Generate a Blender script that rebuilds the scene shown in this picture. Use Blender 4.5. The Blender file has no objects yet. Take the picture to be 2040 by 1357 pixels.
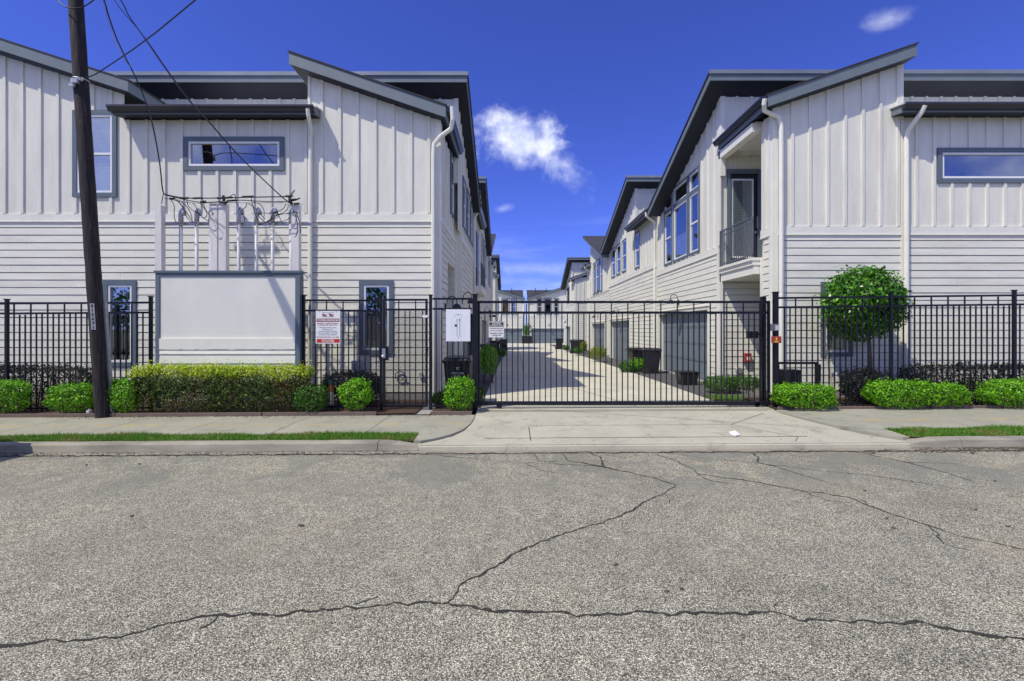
import bpy, bmesh, math, random
import numpy as np
from mathutils import Vector, Matrix

random.seed(7)
rng = np.random.default_rng(11)
S = bpy.context.scene
COL = S.collection

# ------------------------------------------------------------------ camera
F, EYE, HX, HY = 900.0, 1.65, 1022.0, 657.0      # focal length in photo pixels, eye height, vanishing point
cam = bpy.data.cameras.new('camera')
cam.sensor_width = 36.0
cam.lens = 36.0 * F / 2040.0
cam.shift_x = -(HX - 1020.0) / 2040.0
cam.shift_y = -(678.5 - HY) / 2040.0
cam.clip_end = 3000
co = bpy.data.objects.new('camera', cam)
co.location = (0, 0, EYE)
co.rotation_euler = (math.radians(90), 0, 0)
COL.objects.link(co)
S.camera = co

# ------------------------------------------------------------------ render / light
S.render.engine = 'CYCLES'
S.cycles.use_denoising = True
S.cycles.max_bounces = 8
S.cycles.transparent_max_bounces = 12
S.cycles.sample_clamp_indirect = 6
S.view_settings.view_transform = 'Standard'
S.view_settings.look = 'None'
S.view_settings.gamma = 1
S.view_settings.use_curve_mapping = False
S.view_settings.exposure = 0.25

SUN = Vector((0.52, 0.403, -1.0)).normalized()      # direction the light travels
elev = math.asin(-SUN.z)
sun = bpy.data.lights.new('sun', 'SUN')
sun.energy = 3.6
sun.angle = math.radians(0.5)
sun.color = (1.0, 0.94, 0.79)
so = bpy.data.objects.new('sun', sun)
so.rotation_euler = SUN.to_track_quat('-Z', 'Y').to_euler()
so.location = (-10, -8, 20)
COL.objects.link(so)

world = bpy.data.worlds.new('World')
S.world = world
world.use_nodes = True


class NT:
    """tiny helper round a node tree"""
    def __init__(s, tree):
        s.t = tree
        s.n = tree.nodes
        s.l = tree.links

    def node(s, typ, ins=None, **props):
        n = s.n.new(typ)
        for k, v in props.items():
            setattr(n, k, v)
        if ins:
            for k, v in ins.items():
                sock = n.inputs[k]
                if isinstance(v, bpy.types.NodeSocket):
                    s.l.new(v, sock)
                elif v is not None:
                    sock.default_value = v
        return n

    def math(s, op, a, b=None, c=None, clamp=False):
        n = s.n.new('ShaderNodeMath')
        n.operation = op
        n.use_clamp = clamp
        for i, v in enumerate((a, b, c)):
            if v is None:
                continue
            if isinstance(v, bpy.types.NodeSocket):
                s.l.new(v, n.inputs[i])
            else:
                n.inputs[i].default_value = v
        return n.outputs[0]

    def ramp(s, fac, stops, interp='LINEAR'):
        n = s.n.new('ShaderNodeValToRGB')
        n.color_ramp.interpolation = interp
        el = n.color_ramp.elements
        while len(el) < len(stops):
            el.new(0.5)
        for e, (p, c) in zip(el, stops):
            e.position = p
            if not hasattr(c, '__len__'):
                c = (c, c, c)
            e.color = (*c[:3], 1)
        s.l.new(fac, n.inputs[0])
        return n.outputs[0]

    def mix(s, fac, a, b, typ='MIX'):
        n = s.n.new('ShaderNodeMix')
        n.data_type = 'RGBA'
        n.blend_type = typ
        for i, v in ((0, fac), (6, a), (7, b)):
            if isinstance(v, bpy.types.NodeSocket):
                s.l.new(v, n.inputs[i])
            else:
                n.inputs[i].default_value = v if i == 0 else (*v[:3], 1)
        return n.outputs[2]

    def maprange(s, v, a, b, c=0.0, d=1.0):
        n = s.node('ShaderNodeMapRange', interpolation_type='SMOOTHSTEP')
        s.l.new(v, n.inputs[0])
        for i, x in zip((1, 2, 3, 4), (a, b, c, d)):
            n.inputs[i].default_value = x
        return n.outputs[0]


def build_sky():
    T = NT(world.node_tree)
    T.n.clear()
    out = T.n.new('ShaderNodeOutputWorld')
    bg = T.n.new('ShaderNodeBackground')
    sky = T.node('ShaderNodeTexSky', sky_type='NISHITA', sun_disc=False)
    sky.sun_elevation = elev
    sky.sun_rotation = math.atan2(-SUN.x, -SUN.y)
    sky.altitude = 20
    sky.air_density = 0.8
    sky.dust_density = 0.15
    sky.ozone_density = 3.0
    # clear deep blue of the polarised sky
    tint = T.mix(1.0, sky.outputs[0], (0.475, 0.545, 1.36), 'MULTIPLY')
    tc = T.n.new('ShaderNodeTexCoord').outputs['Generated']
    sep = T.node('ShaderNodeSeparateXYZ', {0: tc})
    dx, dy, dz = sep.outputs
    # lift towards the horizon is left to the sky model; clouds: one puff, a few wisps and thin sheets low down
    ady = T.math('MAXIMUM', T.math('ABSOLUTE', dy), 0.08)
    u = T.math('DIVIDE', dx, ady)
    v = T.math('DIVIDE', dz, ady)
    front = T.math('GREATER_THAN', dy, 0.0)
    n1 = T.node('ShaderNodeTexNoise', {'Vector': tc, 'Scale': 11.0, 'Detail': 9.0, 'Roughness': 0.6, 'Distortion': 0.5}).outputs[0]
    n2 = T.node('ShaderNodeTexNoise', {'Vector': tc, 'Scale': 26.0, 'Detail': 6.0, 'Roughness': 0.6}).outputs[0]
    nn = T.math('ADD', T.math('MULTIPLY', T.math('SUBTRACT', n1, 0.5), 2.2), T.math('MULTIPLY', T.math('SUBTRACT', n2, 0.5), 0.9))

    def blob(cu, cv, ru, rv, rot, k, lo, hi):
        a = T.math('SUBTRACT', u, cu)
        b = T.math('SUBTRACT', v, cv)
        c, s_ = math.cos(rot), math.sin(rot)
        p = T.math('DIVIDE', T.math('ADD', T.math('MULTIPLY', a, c), T.math('MULTIPLY', b, s_)), ru)
        q = T.math('DIVIDE', T.math('SUBTRACT', T.math('MULTIPLY', b, c), T.math('MULTIPLY', a, s_)), rv)
        d = T.math('SQRT', T.math('ADD', T.math('MULTIPLY', p, p), T.math('MULTIPLY', q, q)))
        f = T.math('ADD', T.math('SUBTRACT', 1.0, d), T.math('MULTIPLY', nn, k))
        return T.math('MULTIPLY', T.maprange(f, lo, hi), front)
    m = blob(0.022, 0.432, 0.135, 0.080, -0.28, 0.85, 0.0, 0.85)
    m2 = T.math('MULTIPLY', blob(0.105, 0.365, 0.095, 0.055, -0.60, 0.9, 0.05, 1.15), 0.85)
    m3 = T.math('MULTIPLY', blob(0.825, 0.683, 0.10, 0.032, 0.28, 0.9, 0.1, 1.5), 0.55)
    m4 = T.math('MULTIPLY', blob(-0.02, 0.268, 0.035, 0.014, 0.2, 0.8, 0.2, 1.4), 0.4)
    m5 = T.math('MULTIPLY', blob(0.045, 0.135, 0.15, 0.024, 0.0, 0.55, 0.05, 1.3), 0.42)
    mask = m
    for x in (m2, m3, m4, m5):
        mask = T.math('MAXIMUM', mask, x)
    # thin streaks low over the roofs, then added fill clouds out of view
    mp = T.node('ShaderNodeMapping', {'Vector': tc, 'Scale': (2.2, 2.2, 13.0)})
    n3 = T.node('ShaderNodeTexNoise', {'Vector': mp.outputs[0], 'Scale': 2.0, 'Detail': 6.0, 'Roughness': 0.6}).outputs[0]
    low = T.maprange(dz, 0.34, 0.06)
    streak = T.math('MULTIPLY', T.math('MULTIPLY', T.maprange(n3, 0.50, 0.78), low), 0.28)
    mask = T.math('MAXIMUM', mask, streak)
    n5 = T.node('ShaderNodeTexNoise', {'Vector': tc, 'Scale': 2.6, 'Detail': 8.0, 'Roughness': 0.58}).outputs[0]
    # cloud added over the unseen sky for whiter fill, thinning into the gap ahead
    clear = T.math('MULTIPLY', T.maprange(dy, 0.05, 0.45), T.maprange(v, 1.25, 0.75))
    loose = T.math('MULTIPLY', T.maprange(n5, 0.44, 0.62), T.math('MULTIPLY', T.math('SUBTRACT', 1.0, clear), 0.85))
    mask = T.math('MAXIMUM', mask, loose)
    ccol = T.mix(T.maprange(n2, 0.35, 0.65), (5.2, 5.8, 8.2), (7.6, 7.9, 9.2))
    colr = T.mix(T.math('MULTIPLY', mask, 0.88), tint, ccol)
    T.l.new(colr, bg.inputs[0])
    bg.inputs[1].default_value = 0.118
    T.l.new(bg.outputs[0], out.inputs[0])


build_sky()


# ------------------------------------------------------------------ helpers
def fz(px, Y):
    return (px - HX) * Y / F


def zz(py, Y):
    return EYE + (HY - py) * Y / F


WO = {}


def place(o, parent, origin):
    origin = Vector(origin)
    if parent is not None:
        o.parent = parent
        o.location = origin - WO[parent]
    else:
        o.location = origin
    WO[o] = origin
    COL.objects.link(o)
    return o


def thing(name, label, cat, loc, group=None):
    o = bpy.data.objects.new(name, None)
    o.empty_display_size = 0.2
    place(o, None, loc)
    o['label'] = label
    o['category'] = cat
    if group:
        o['group'] = group
    return o


def tag(o, label=None, cat=None, group=None, kind=None):
    for k, v in (('label', label), ('category', cat), ('group', group), ('kind', kind)):
        if v:
            o[k] = v
    return o


class MB:
    def __init__(s):
        s.v = []
        s.f = []

    def add(s, vs, fs):
        n = len(s.v)
        s.v += [tuple(p) for p in vs]
        s.f += [tuple(i + n for i in f) for f in fs]
        return s

    def box(s, x0, x1, y0, y1, z0, z1):
        vs = [(x, y, z) for z in (z0, z1) for y in (y0, y1) for x in (x0, x1)]
        return s.add(vs, [(0, 2, 3, 1), (4, 5, 7, 6), (0, 1, 5, 4), (2, 6, 7, 3), (0, 4, 6, 2), (1, 3, 7, 5)])

    def prism(s, a, b):
        """two matching loops of points"""
        n = len(a)
        return s.add(list(a) + list(b), [tuple(range(n))[::-1], tuple(range(n, 2 * n))] + [(i, (i + 1) % n, n + (i + 1) % n, n + i) for i in range(n)])

    def tube(s, path, r, n=6, r1=None, sx=1.0):
        path = [Vector(p) for p in path]
        k = len(path)
        up = Vector((0.13, 0.21, 1)).normalized()
        rings = []
        prev = None
        for i, p in enumerate(path):
            t = (path[min(i + 1, k - 1)] - path[max(i - 1, 0)]).normalized()
            if prev is None:
                a = t.cross(up)
                if a.length < 0.05:
                    a = t.cross(Vector((0, 1, 0)))
            else:
                a = prev - t * prev.dot(t)
            a.normalize()
            prev = a
            b = t.cross(a)
            rr = r if r1 is None else r + (r1 - r) * i / max(1, k - 1)
            rings.append([p + a * (rr * math.cos(2 * math.pi * j / n)) + b * (rr * sx * math.sin(2 * math.pi * j / n)) for j in range(n)])
        vs = [q for ring in rings for q in ring]
        fs = [tuple(range(n))[::-1], tuple(range((k - 1) * n, k * n))]
        for i in range(k - 1):
            for j in range(n):
                fs.append((i * n + j, i * n + (j + 1) % n, (i + 1) * n + (j + 1) % n, (i + 1) * n + j))
        return s.add(vs, fs)

    def build(s, name, mat, parent=None, smooth=False, origin=None, kind=None, label=None, bevel=0.0):
        me = bpy.data.meshes.new(name)
        if origin is None:
            if parent is not None:
                origin = WO[parent]
            else:
                a = np.array(s.v)
                origin = Vector(((a[:, 0].min() + a[:, 0].max()) / 2, (a[:, 1].min() + a[:, 1].max()) / 2, a[:, 2].min()))
        origin = Vector(origin)
        bm = bmesh.new()
        vs = [bm.verts.new(Vector(p) - origin) for p in s.v]
        for f in s.f:
            try:
                bm.faces.new([vs[i] for i in f])
            except ValueError:
                pass
        bmesh.ops.recalc_face_normals(bm, faces=bm.faces)
        if bevel > 0:
            bmesh.ops.bevel(bm, geom=bm.edges[:], offset=bevel, segments=2, affect='EDGES', profile=0.6, clamp_overlap=True)
        bm.to_mesh(me)
        bm.free()
        if smooth:
            me.polygons.foreach_set('use_smooth', [True] * len(me.polygons))
        me.materials.append(mat)
        o = bpy.data.objects.new(name, me)
        place(o, parent, origin)
        if kind:
            o['kind'] = kind
        if label:
            o['label'] = label
        return o


def inst(name, me, parent, origin):
    o = bpy.data.objects.new(name, me)
    return place(o, parent, origin)


def raw_mesh(name, v, f, mat, parent=None, kind=None, origin=None, smooth=False):
    """numpy verts (N,3) and equal-sided faces (M,k)"""
    me = bpy.data.meshes.new(name)
    v = np.asarray(v, dtype=np.float64)
    f = np.asarray(f, dtype=np.int32)
    if origin is None:
        origin = WO[parent] if parent is not None else Vector((v[:, 0].mean(), v[:, 1].mean(), v[:, 2].min()))
    origin = Vector(origin)
    v = v - np.array(origin)
    k = f.shape[1]
    me.vertices.add(len(v))
    me.vertices.foreach_set('co', v.astype(np.float32).ravel())
    me.loops.add(f.size)
    me.loops.foreach_set('vertex_index', f.ravel())
    me.polygons.add(len(f))
    me.polygons.foreach_set('loop_start', np.arange(0, f.size, k, dtype=np.int32))
    me.polygons.foreach_set('loop_total', np.full(len(f), k, dtype=np.int32))
    me.update(calc_edges=True)
    if smooth:
        me.polygons.foreach_set('use_smooth', [True] * len(f))
    me.materials.append(mat)
    o = bpy.data.objects.new(name, me)
    place(o, parent, origin)
    if kind:
        o['kind'] = kind
    return o


def copy_tree(o, loc, rotz=None, parent=None, label=None, scale=None):
    c = o.copy()
    COL.objects.link(c)
    if parent is not None:
        c.parent = parent
    else:
        c.location = loc
        if rotz is not None:
            c.rotation_euler = (0, 0, rotz)
        if scale:
            c.scale = (scale, scale, scale)
        if label:
            c['label'] = label
        WO[c] = Vector(loc)
    for ch in o.children:
        copy_tree(ch, None, parent=c)
    return c


# ------------------------------------------------------------------ materials
def pmat(name, col, rough=0.6, var=0.08, scale=3.0, stretch=(1, 1, 1), bump=0.0, bscale=60.0, bstretch=(1, 1, 1), metal=0.0, spec=0.4, dirt=None, dirt_amt=0.0, coat=0.0, bdist=0.004):
    m = bpy.data.materials.new(name)
    m.use_nodes = True
    T = NT(m.node_tree)
    b = T.n['Principled BSDF']
    geo = T.n.new('ShaderNodeNewGeometry').outputs['Position']
    mp = T.node('ShaderNodeMapping', {'Vector': geo, 'Scale': stretch}).outputs[0]
    n = T.node('ShaderNodeTexNoise', {'Vector': mp, 'Scale': scale, 'Detail': 7.0, 'Roughness': 0.6}).outputs[0]
    lo = tuple(c * (1 - var) for c in col)
    hi = tuple(min(1, c * (1 + var)) for c in col)
    c = T.ramp(n, [(0.28, lo), (0.72, hi)])
    if dirt is not None:
        n2 = T.node('ShaderNodeTexNoise', {'Vector': mp, 'Scale': scale * 0.37 + 0.4, 'Detail': 9.0, 'Roughness': 0.7}).outputs[0]
        c = T.mix(T.math('MULTIPLY', T.maprange(n2, 0.48, 0.75), dirt_amt), c, dirt)
    T.l.new(c, b.inputs['Base Color'])
    b.inputs['Roughness'].default_value = rough
    b.inputs['Metallic'].default_value = metal
    b.inputs['Specular IOR Level'].default_value = spec
    b.inputs['Coat Weight'].default_value = coat
    if bump > 0:
        mp2 = T.node('ShaderNodeMapping', {'Vector': geo, 'Scale': bstretch}).outputs[0]
        n3 = T.node('ShaderNodeTexNoise', {'Vector': mp2, 'Scale': bscale, 'Detail': 5.0, 'Roughness': 0.65}).outputs[0]
        bp = T.node('ShaderNodeBump', {'Strength': bump, 'Distance': bdist, 'Height': n3})
        T.l.new(bp.outputs[0], b.inputs['Normal'])
    return m


M = {}
M['wall'] = pmat('wall paint', (0.745, 0.735, 0.645), 0.62, 0.08, 2.6, (1.6, 1.6, 0.22), 0.85, 26, (3, 3, 0.45), dirt=(0.56, 0.54, 0.475), dirt_amt=0.6, bdist=0.010)
M['siding'] = pmat('siding paint', (0.745, 0.735, 0.645), 0.62, 0.08, 2.4, (0.5, 0.5, 2.5), 0.8, 30, (0.35, 0.35, 4), dirt=(0.56, 0.535, 0.46), dirt_amt=0.6, bdist=0.009)
M['trim'] = pmat('white trim', (0.765, 0.755, 0.67), 0.55, 0.05, 3.0, (1, 1, 1), 0.3, 60, dirt=(0.50, 0.48, 0.42), dirt_amt=0.35)
M['fascia'] = pmat('grey blue fascia paint', (0.155, 0.190, 0.210), 0.5, 0.08, 3.0, (1, 1, 1), 0.3, 50)
M['soffit'] = pmat('dark navy soffit', (0.016, 0.019, 0.034), 0.6, 0.1)
M['slate'] = pmat('slate blue trim paint', (0.115, 0.150, 0.185), 0.55, 0.06, 3.0, (1, 1, 1), 0.3, 50)
M['gutter'] = pmat('dark gutter metal', (0.022, 0.023, 0.030), 0.32, 0.08, 4.0, metal=0.0, spec=0.6, coat=0.2)
M['shingle'] = pmat('asphalt shingles', (0.036, 0.036, 0.044), 0.85, 0.35, 40.0, (1, 1, 1), 0.8, 55, dirt=(0.09, 0.085, 0.085), dirt_amt=0.5)
M['bounce_cover'] = pmat('pale roof membrane', (0.62, 0.62, 0.60), 0.7, 0.08, 2.0, dirt=(0.42, 0.41, 0.38), dirt_amt=0.5)  # unseen roof cover made pale to bounce sun onto the shaded wall above
M['flash'] = pmat('grey metal drip edge', (0.24, 0.27, 0.30), 0.38, 0.2, 2.5, (0.4, 1, 1), metal=0.3)
M['vinyl'] = pmat('white vinyl', (0.80, 0.80, 0.80), 0.35, 0.02)
M['door'] = pmat('blue grey door paint', (0.165, 0.20, 0.235), 0.45, 0.04, 2.0, (1, 1, 0.4), 0.15, 40)
M['darkdoor'] = pmat('dark navy door paint', (0.022, 0.026, 0.045), 0.35, 0.05)
M['iron'] = pmat('black painted iron', (0.006, 0.007, 0.016), 0.36, 0.25, 8.0, spec=0.40, dirt=(0.03, 0.028, 0.03), dirt_amt=0.2)
M['railgrey'] = pmat('grey painted rail', (0.11, 0.125, 0.15), 0.4, 0.1)
M['found'] = pmat('foundation concrete', (0.30, 0.29, 0.28), 0.85, 0.15, 5.0, bump=0.4, bscale=50, dirt=(0.14, 0.13, 0.12), dirt_amt=0.6)
M['wood'] = pmat('whitewashed timber', (0.72, 0.70, 0.67), 0.75, 0.10, 4.0, (3, 3, 0.4), 0.5, 30, (6, 6, 0.5), dirt=(0.34, 0.28, 0.23), dirt_amt=0.45)
M['pvc'] = pmat('grey pvc conduit', (0.47, 0.48, 0.52), 0.4, 0.06, 5.0)
M['galv'] = pmat('galvanised strut', (0.45, 0.46, 0.47), 0.42, 0.2, 14.0, metal=0.6)
M['cable'] = pmat('black cable', (0.012, 0.012, 0.014), 0.5, 0.2)
M['cablegrey'] = pmat('bare neutral wire', (0.30, 0.30, 0.31), 0.45, 0.2, metal=0.5)
M['panel'] = pmat('painted screen panel', (0.73, 0.725, 0.655), 0.6, 0.07, 1.8, (1, 1, 0.5), 0.9, 60, dirt=(0.64, 0.64, 0.64), dirt_amt=0.35)
M['signwhite'] = pmat('sign white', (0.80, 0.80, 0.80), 0.4, 0.02)
M['paper'] = pmat('laminated paper', (0.78, 0.80, 0.86), 0.3, 0.02)
M['red'] = pmat('sign red', (0.50, 0.035, 0.03), 0.4, 0.05)
M['darkred'] = pmat('dark red ink', (0.20, 0.025, 0.025), 0.5, 0.05)
M['redbox'] = pmat('red enamel', (0.32, 0.05, 0.04), 0.4, 0.08)
M['ink'] = pmat('black ink', (0.03, 0.028, 0.03), 0.5, 0.02)
M['inkgrey'] = pmat('grey ink', (0.22, 0.23, 0.30), 0.5, 0.02)
M['linegrey'] = pmat('pale plan line', (0.55, 0.58, 0.68), 0.5, 0.02)
M['signgrey'] = pmat('sign grey edge', (0.42, 0.43, 0.45), 0.4, 0.05)
M['bin'] = pmat('black bin plastic', (0.018, 0.018, 0.021), 0.40, 0.2, 6.0, dirt=(0.05, 0.048, 0.045), dirt_amt=0.3)
M['chrome'] = pmat('brushed steel', (0.55, 0.55, 0.55), 0.3, 0.1, metal=0.9)
M['bark'] = pmat('bark', (0.13, 0.10, 0.075), 0.9, 0.3, 12.0, (2, 2, 0.5), 0.8, 40)
M['bed'] = pmat('mulch', (0.075, 0.045, 0.030), 0.95, 0.5, 22.0, (1, 1, 1), 1.0, 45, dirt=(0.17, 0.11, 0.07), dirt_amt=0.5, bdist=0.03)
M['edging'] = pmat('brown edging', (0.16, 0.12, 0.10), 0.7, 0.15, 6.0, bump=0.3)
M['kerb'] = pmat('kerb concrete', (0.29, 0.270, 0.215), 0.9, 0.25, 2.2, (0.6, 1, 3), 0.6, 80, dirt=(0.13, 0.12, 0.10), dirt_amt=0.85)
M['soil'] = pmat('soil', (0.10, 0.085, 0.05), 0.95, 0.4, 14.0, bump=0.6)
M['land'] = pmat('land', (0.10, 0.12, 0.05), 0.95, 0.4, 0.5)
M['interior'] = pmat('room interior', (0.035, 0.035, 0.04), 0.9, 0.2, 1.0)
M['curtain'] = pmat('orange curtain', (0.36, 0.13, 0.02), 0.8, 0.35, 5.0, (3, 3, 0.15))
M['stone'] = pmat('pale stone', (0.55, 0.53, 0.49), 0.8, 0.2, 20.0, bump=0.4)
M['lampmetal'] = pmat('dark lamp metal', (0.02, 0.02, 0.025), 0.4, 0.1)
M['teal'] = pmat('green marker cap', (0.05, 0.16, 0.14), 0.5, 0.05)
M['orange'] = pmat('orange marker label', (0.34, 0.13, 0.04), 0.5, 0.05)
M['yellow'] = pmat('yellow sticker', (0.75, 0.55, 0.05), 0.5, 0.05)
M['stake'] = pmat('pale bamboo stake', (0.42, 0.40, 0.26), 0.7, 0.2)
M['rubber'] = pmat('rubber', (0.02, 0.02, 0.02), 0.8, 0.2)
M['ashphalt_dark'] = pmat('asphalt strip', (0.085, 0.083, 0.085), 0.9, 0.2, 30, bump=0.6, bscale=120)


def brightleaf(name, stops, rough=0.45, trans=0.25, nscale=1.6, nmix=None, spec=0.35):
    """leaf material: each leaf its own shade, clumps of different age"""
    m = bpy.data.materials.new(name)
    m.use_nodes = True
    T = NT(m.node_tree)
    b = T.n['Principled BSDF']
    g = T.n.new('ShaderNodeNewGeometry')
    c = T.ramp(g.outputs['Random Per Island'], stops)
    if nmix:
        n = T.node('ShaderNodeTexNoise', {'Vector': g.outputs['Position'], 'Scale': nscale, 'Detail': 4.0, 'Roughness': 0.6}).outputs[0]
        c = T.mix(T.math('MULTIPLY', T.maprange(n, nmix[1], nmix[2]), nmix[3]), c, nmix[0])
    T.l.new(c, b.inputs['Base Color'])
    b.inputs['Roughness'].default_value = rough
    b.inputs['Specular IOR Level'].default_value = spec
    tr = T.node('ShaderNodeBsdfTranslucent', {'Color': c})
    mx = T.node('ShaderNodeMixShader', {0: trans, 1: b.outputs[0], 2: tr.outputs[0]})
    T.l.new(mx.outputs[0], T.n['Material Output'].inputs[0])
    return m


M['leaf'] = brightleaf('bright box leaves', [(0.0, (0.02, 0.07, 0.005)), (0.3, (0.08, 0.28, 0.008)), (0.7, (0.20, 0.55, 0.012)), (1.0, (0.42, 0.78, 0.03))], trans=0.25,
                       nscale=9.0, nmix=((0.10, 0.12, 0.03), 0.58, 0.74, 0.35))
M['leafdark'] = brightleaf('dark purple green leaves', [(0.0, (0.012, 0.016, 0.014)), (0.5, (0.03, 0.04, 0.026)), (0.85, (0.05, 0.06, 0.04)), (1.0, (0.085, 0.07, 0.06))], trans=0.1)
M['leafmid'] = brightleaf('mid green leaves', [(0.0, (0.03, 0.085, 0.012)), (0.5, (0.065, 0.18, 0.018)), (1.0, (0.12, 0.28, 0.03))], trans=0.25)
M['leaftree'] = brightleaf('glossy tree leaves', [(0.0, (0.012, 0.04, 0.008)), (0.45, (0.06, 0.20, 0.013)), (0.85, (0.14, 0.42, 0.02)), (1.0, (0.26, 0.58, 0.04))], rough=0.33, trans=0.22, spec=0.5)
M['leafyellow'] = brightleaf('yellow green leaves', [(0.0, (0.10, 0.16, 0.01)), (0.5, (0.22, 0.30, 0.015)), (1.0, (0.36, 0.42, 0.02))], trans=0.3)
M['grass'] = brightleaf('grass blades', [(0.0, (0.05, 0.15, 0.012)), (0.5, (0.10, 0.28, 0.02)), (0.88, (0.17, 0.36, 0.03)), (1.0, (0.38, 0.34, 0.12))], trans=0.3,
                        nscale=2.0, nmix=((0.30, 0.27, 0.09), 0.50, 0.66, 0.75))


def hedge_leaf():
    """old hedge: fresh yellow-green growth at the clipped top, dry russet leaves inside"""
    m = bpy.data.materials.new('old hedge leaves')
    m.use_nodes = True
    T = NT(m.node_tree)
    b = T.n['Principled BSDF']
    g = T.n.new('ShaderNodeNewGeometry')
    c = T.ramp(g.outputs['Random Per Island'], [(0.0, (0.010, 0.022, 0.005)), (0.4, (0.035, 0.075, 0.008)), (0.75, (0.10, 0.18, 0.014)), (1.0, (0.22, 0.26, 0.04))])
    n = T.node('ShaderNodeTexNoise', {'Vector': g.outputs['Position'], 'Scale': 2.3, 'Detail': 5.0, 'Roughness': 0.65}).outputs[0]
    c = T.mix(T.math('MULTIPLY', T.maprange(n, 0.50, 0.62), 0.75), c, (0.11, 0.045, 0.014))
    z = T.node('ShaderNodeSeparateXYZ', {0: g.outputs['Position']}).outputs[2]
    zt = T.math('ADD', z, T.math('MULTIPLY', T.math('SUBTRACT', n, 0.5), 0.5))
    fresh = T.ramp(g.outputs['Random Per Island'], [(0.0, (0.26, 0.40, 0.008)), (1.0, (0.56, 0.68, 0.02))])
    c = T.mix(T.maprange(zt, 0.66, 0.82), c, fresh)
    T.l.new(c, b.inputs['Base Color'])
    b.inputs['Roughness'].default_value = 0.5
    tr = T.node('ShaderNodeBsdfTranslucent', {'Color': c})
    mx = T.node('ShaderNodeMixShader', {0: 0.28, 1: b.outputs[0], 2: tr.outputs[0]})
    T.l.new(mx.outputs[0], T.n['Material Output'].inputs[0])
    return m


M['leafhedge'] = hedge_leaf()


def glass_mat(name, tint, refl):
    m = bpy.data.materials.new(name)
    m.use_nodes = True
    T = NT(m.node_tree)
    T.n.remove(T.n['Principled BSDF'])
    gl = T.node('ShaderNodeBsdfGlossy', {'Color': (0.95, 0.97, 1, 1), 'Roughness': 0.012})
    tr = T.node('ShaderNodeBsdfTransparent', {'Color': (*tint, 1)})
    lw = T.node('ShaderNodeLayerWeight', {'Blend': 0.35})
    g = T.n.new('ShaderNodeNewGeometry').outputs['Position']
    n = T.node('ShaderNodeTexNoise', {'Vector': g, 'Scale': 1.3, 'Detail': 2.0})
    bp = T.node('ShaderNodeBump', {'Strength': 0.04, 'Distance': 0.02, 'Height': n.outputs[0]})
    T.l.new(bp.outputs[0], gl.inputs['Normal'])
    fac = T.math('ADD', T.math('MULTIPLY', lw.outputs['Fresnel'], 0.42), refl, clamp=True)
    mx = T.node('ShaderNodeMixShader', {0: fac, 1: tr.outputs[0], 2: gl.outputs[0]})
    T.l.new(mx.outputs[0], T.n['Material Output'].inputs[0])
    return m


M['glass'] = glass_mat('window glass', (0.80, 0.83, 0.84), 0.16)


def blind_mat():
    m = bpy.data.materials.new('slatted blind')
    m.use_nodes = True
    T = NT(m.node_tree)
    b = T.n['Principled BSDF']
    g = T.n.new('ShaderNodeNewGeometry').outputs['Position']
    z = T.node('ShaderNodeSeparateXYZ', {0: g}).outputs[2]
    w = T.math('FRACT', T.math('MULTIPLY', z, 18.0))
    c = T.ramp(w, [(0.0, (0.20, 0.20, 0.21)), (0.18, (0.70, 0.70, 0.70)), (0.9, (0.78, 0.78, 0.78)), (1.0, (0.2, 0.2, 0.21))])
    T.l.new(c, b.inputs['Base Color'])
    return m


M['blind'] = blind_mat()
M['screen'] = pmat('dark insect screen', (0.045, 0.048, 0.055), 0.8, 0.1)


def pole_mat():
    m = bpy.data.materials.new('creosoted pole timber')
    m.use_nodes = True
    T = NT(m.node_tree)
    b = T.n['Principled BSDF']
    g = T.n.new('ShaderNodeNewGeometry').outputs['Position']
    mp = T.node('ShaderNodeMapping', {'Vector': g, 'Scale': (7, 7, 0.55)}).outputs[0]
    n = T.node('ShaderNodeTexNoise', {'Vector': mp, 'Scale': 3.0, 'Detail': 8.0, 'Roughness': 0.7}).outputs[0]
    c = T.ramp(n, [(0.30, (0.005, 0.004, 0.007)), (0.50, (0.013, 0.010, 0.012)), (0.60, (0.045, 0.027, 0.024)), (0.72, (0.16, 0.105, 0.09))])
    T.l.new(c, b.inputs['Base Color'])
    b.inputs['Roughness'].default_value = 0.75
    bp = T.node('ShaderNodeBump', {'Strength': 0.9, 'Distance': 0.02, 'Height': n})
    T.l.new(bp.outputs[0], b.inputs['Normal'])
    return m


M['pole'] = pole_mat()


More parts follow.
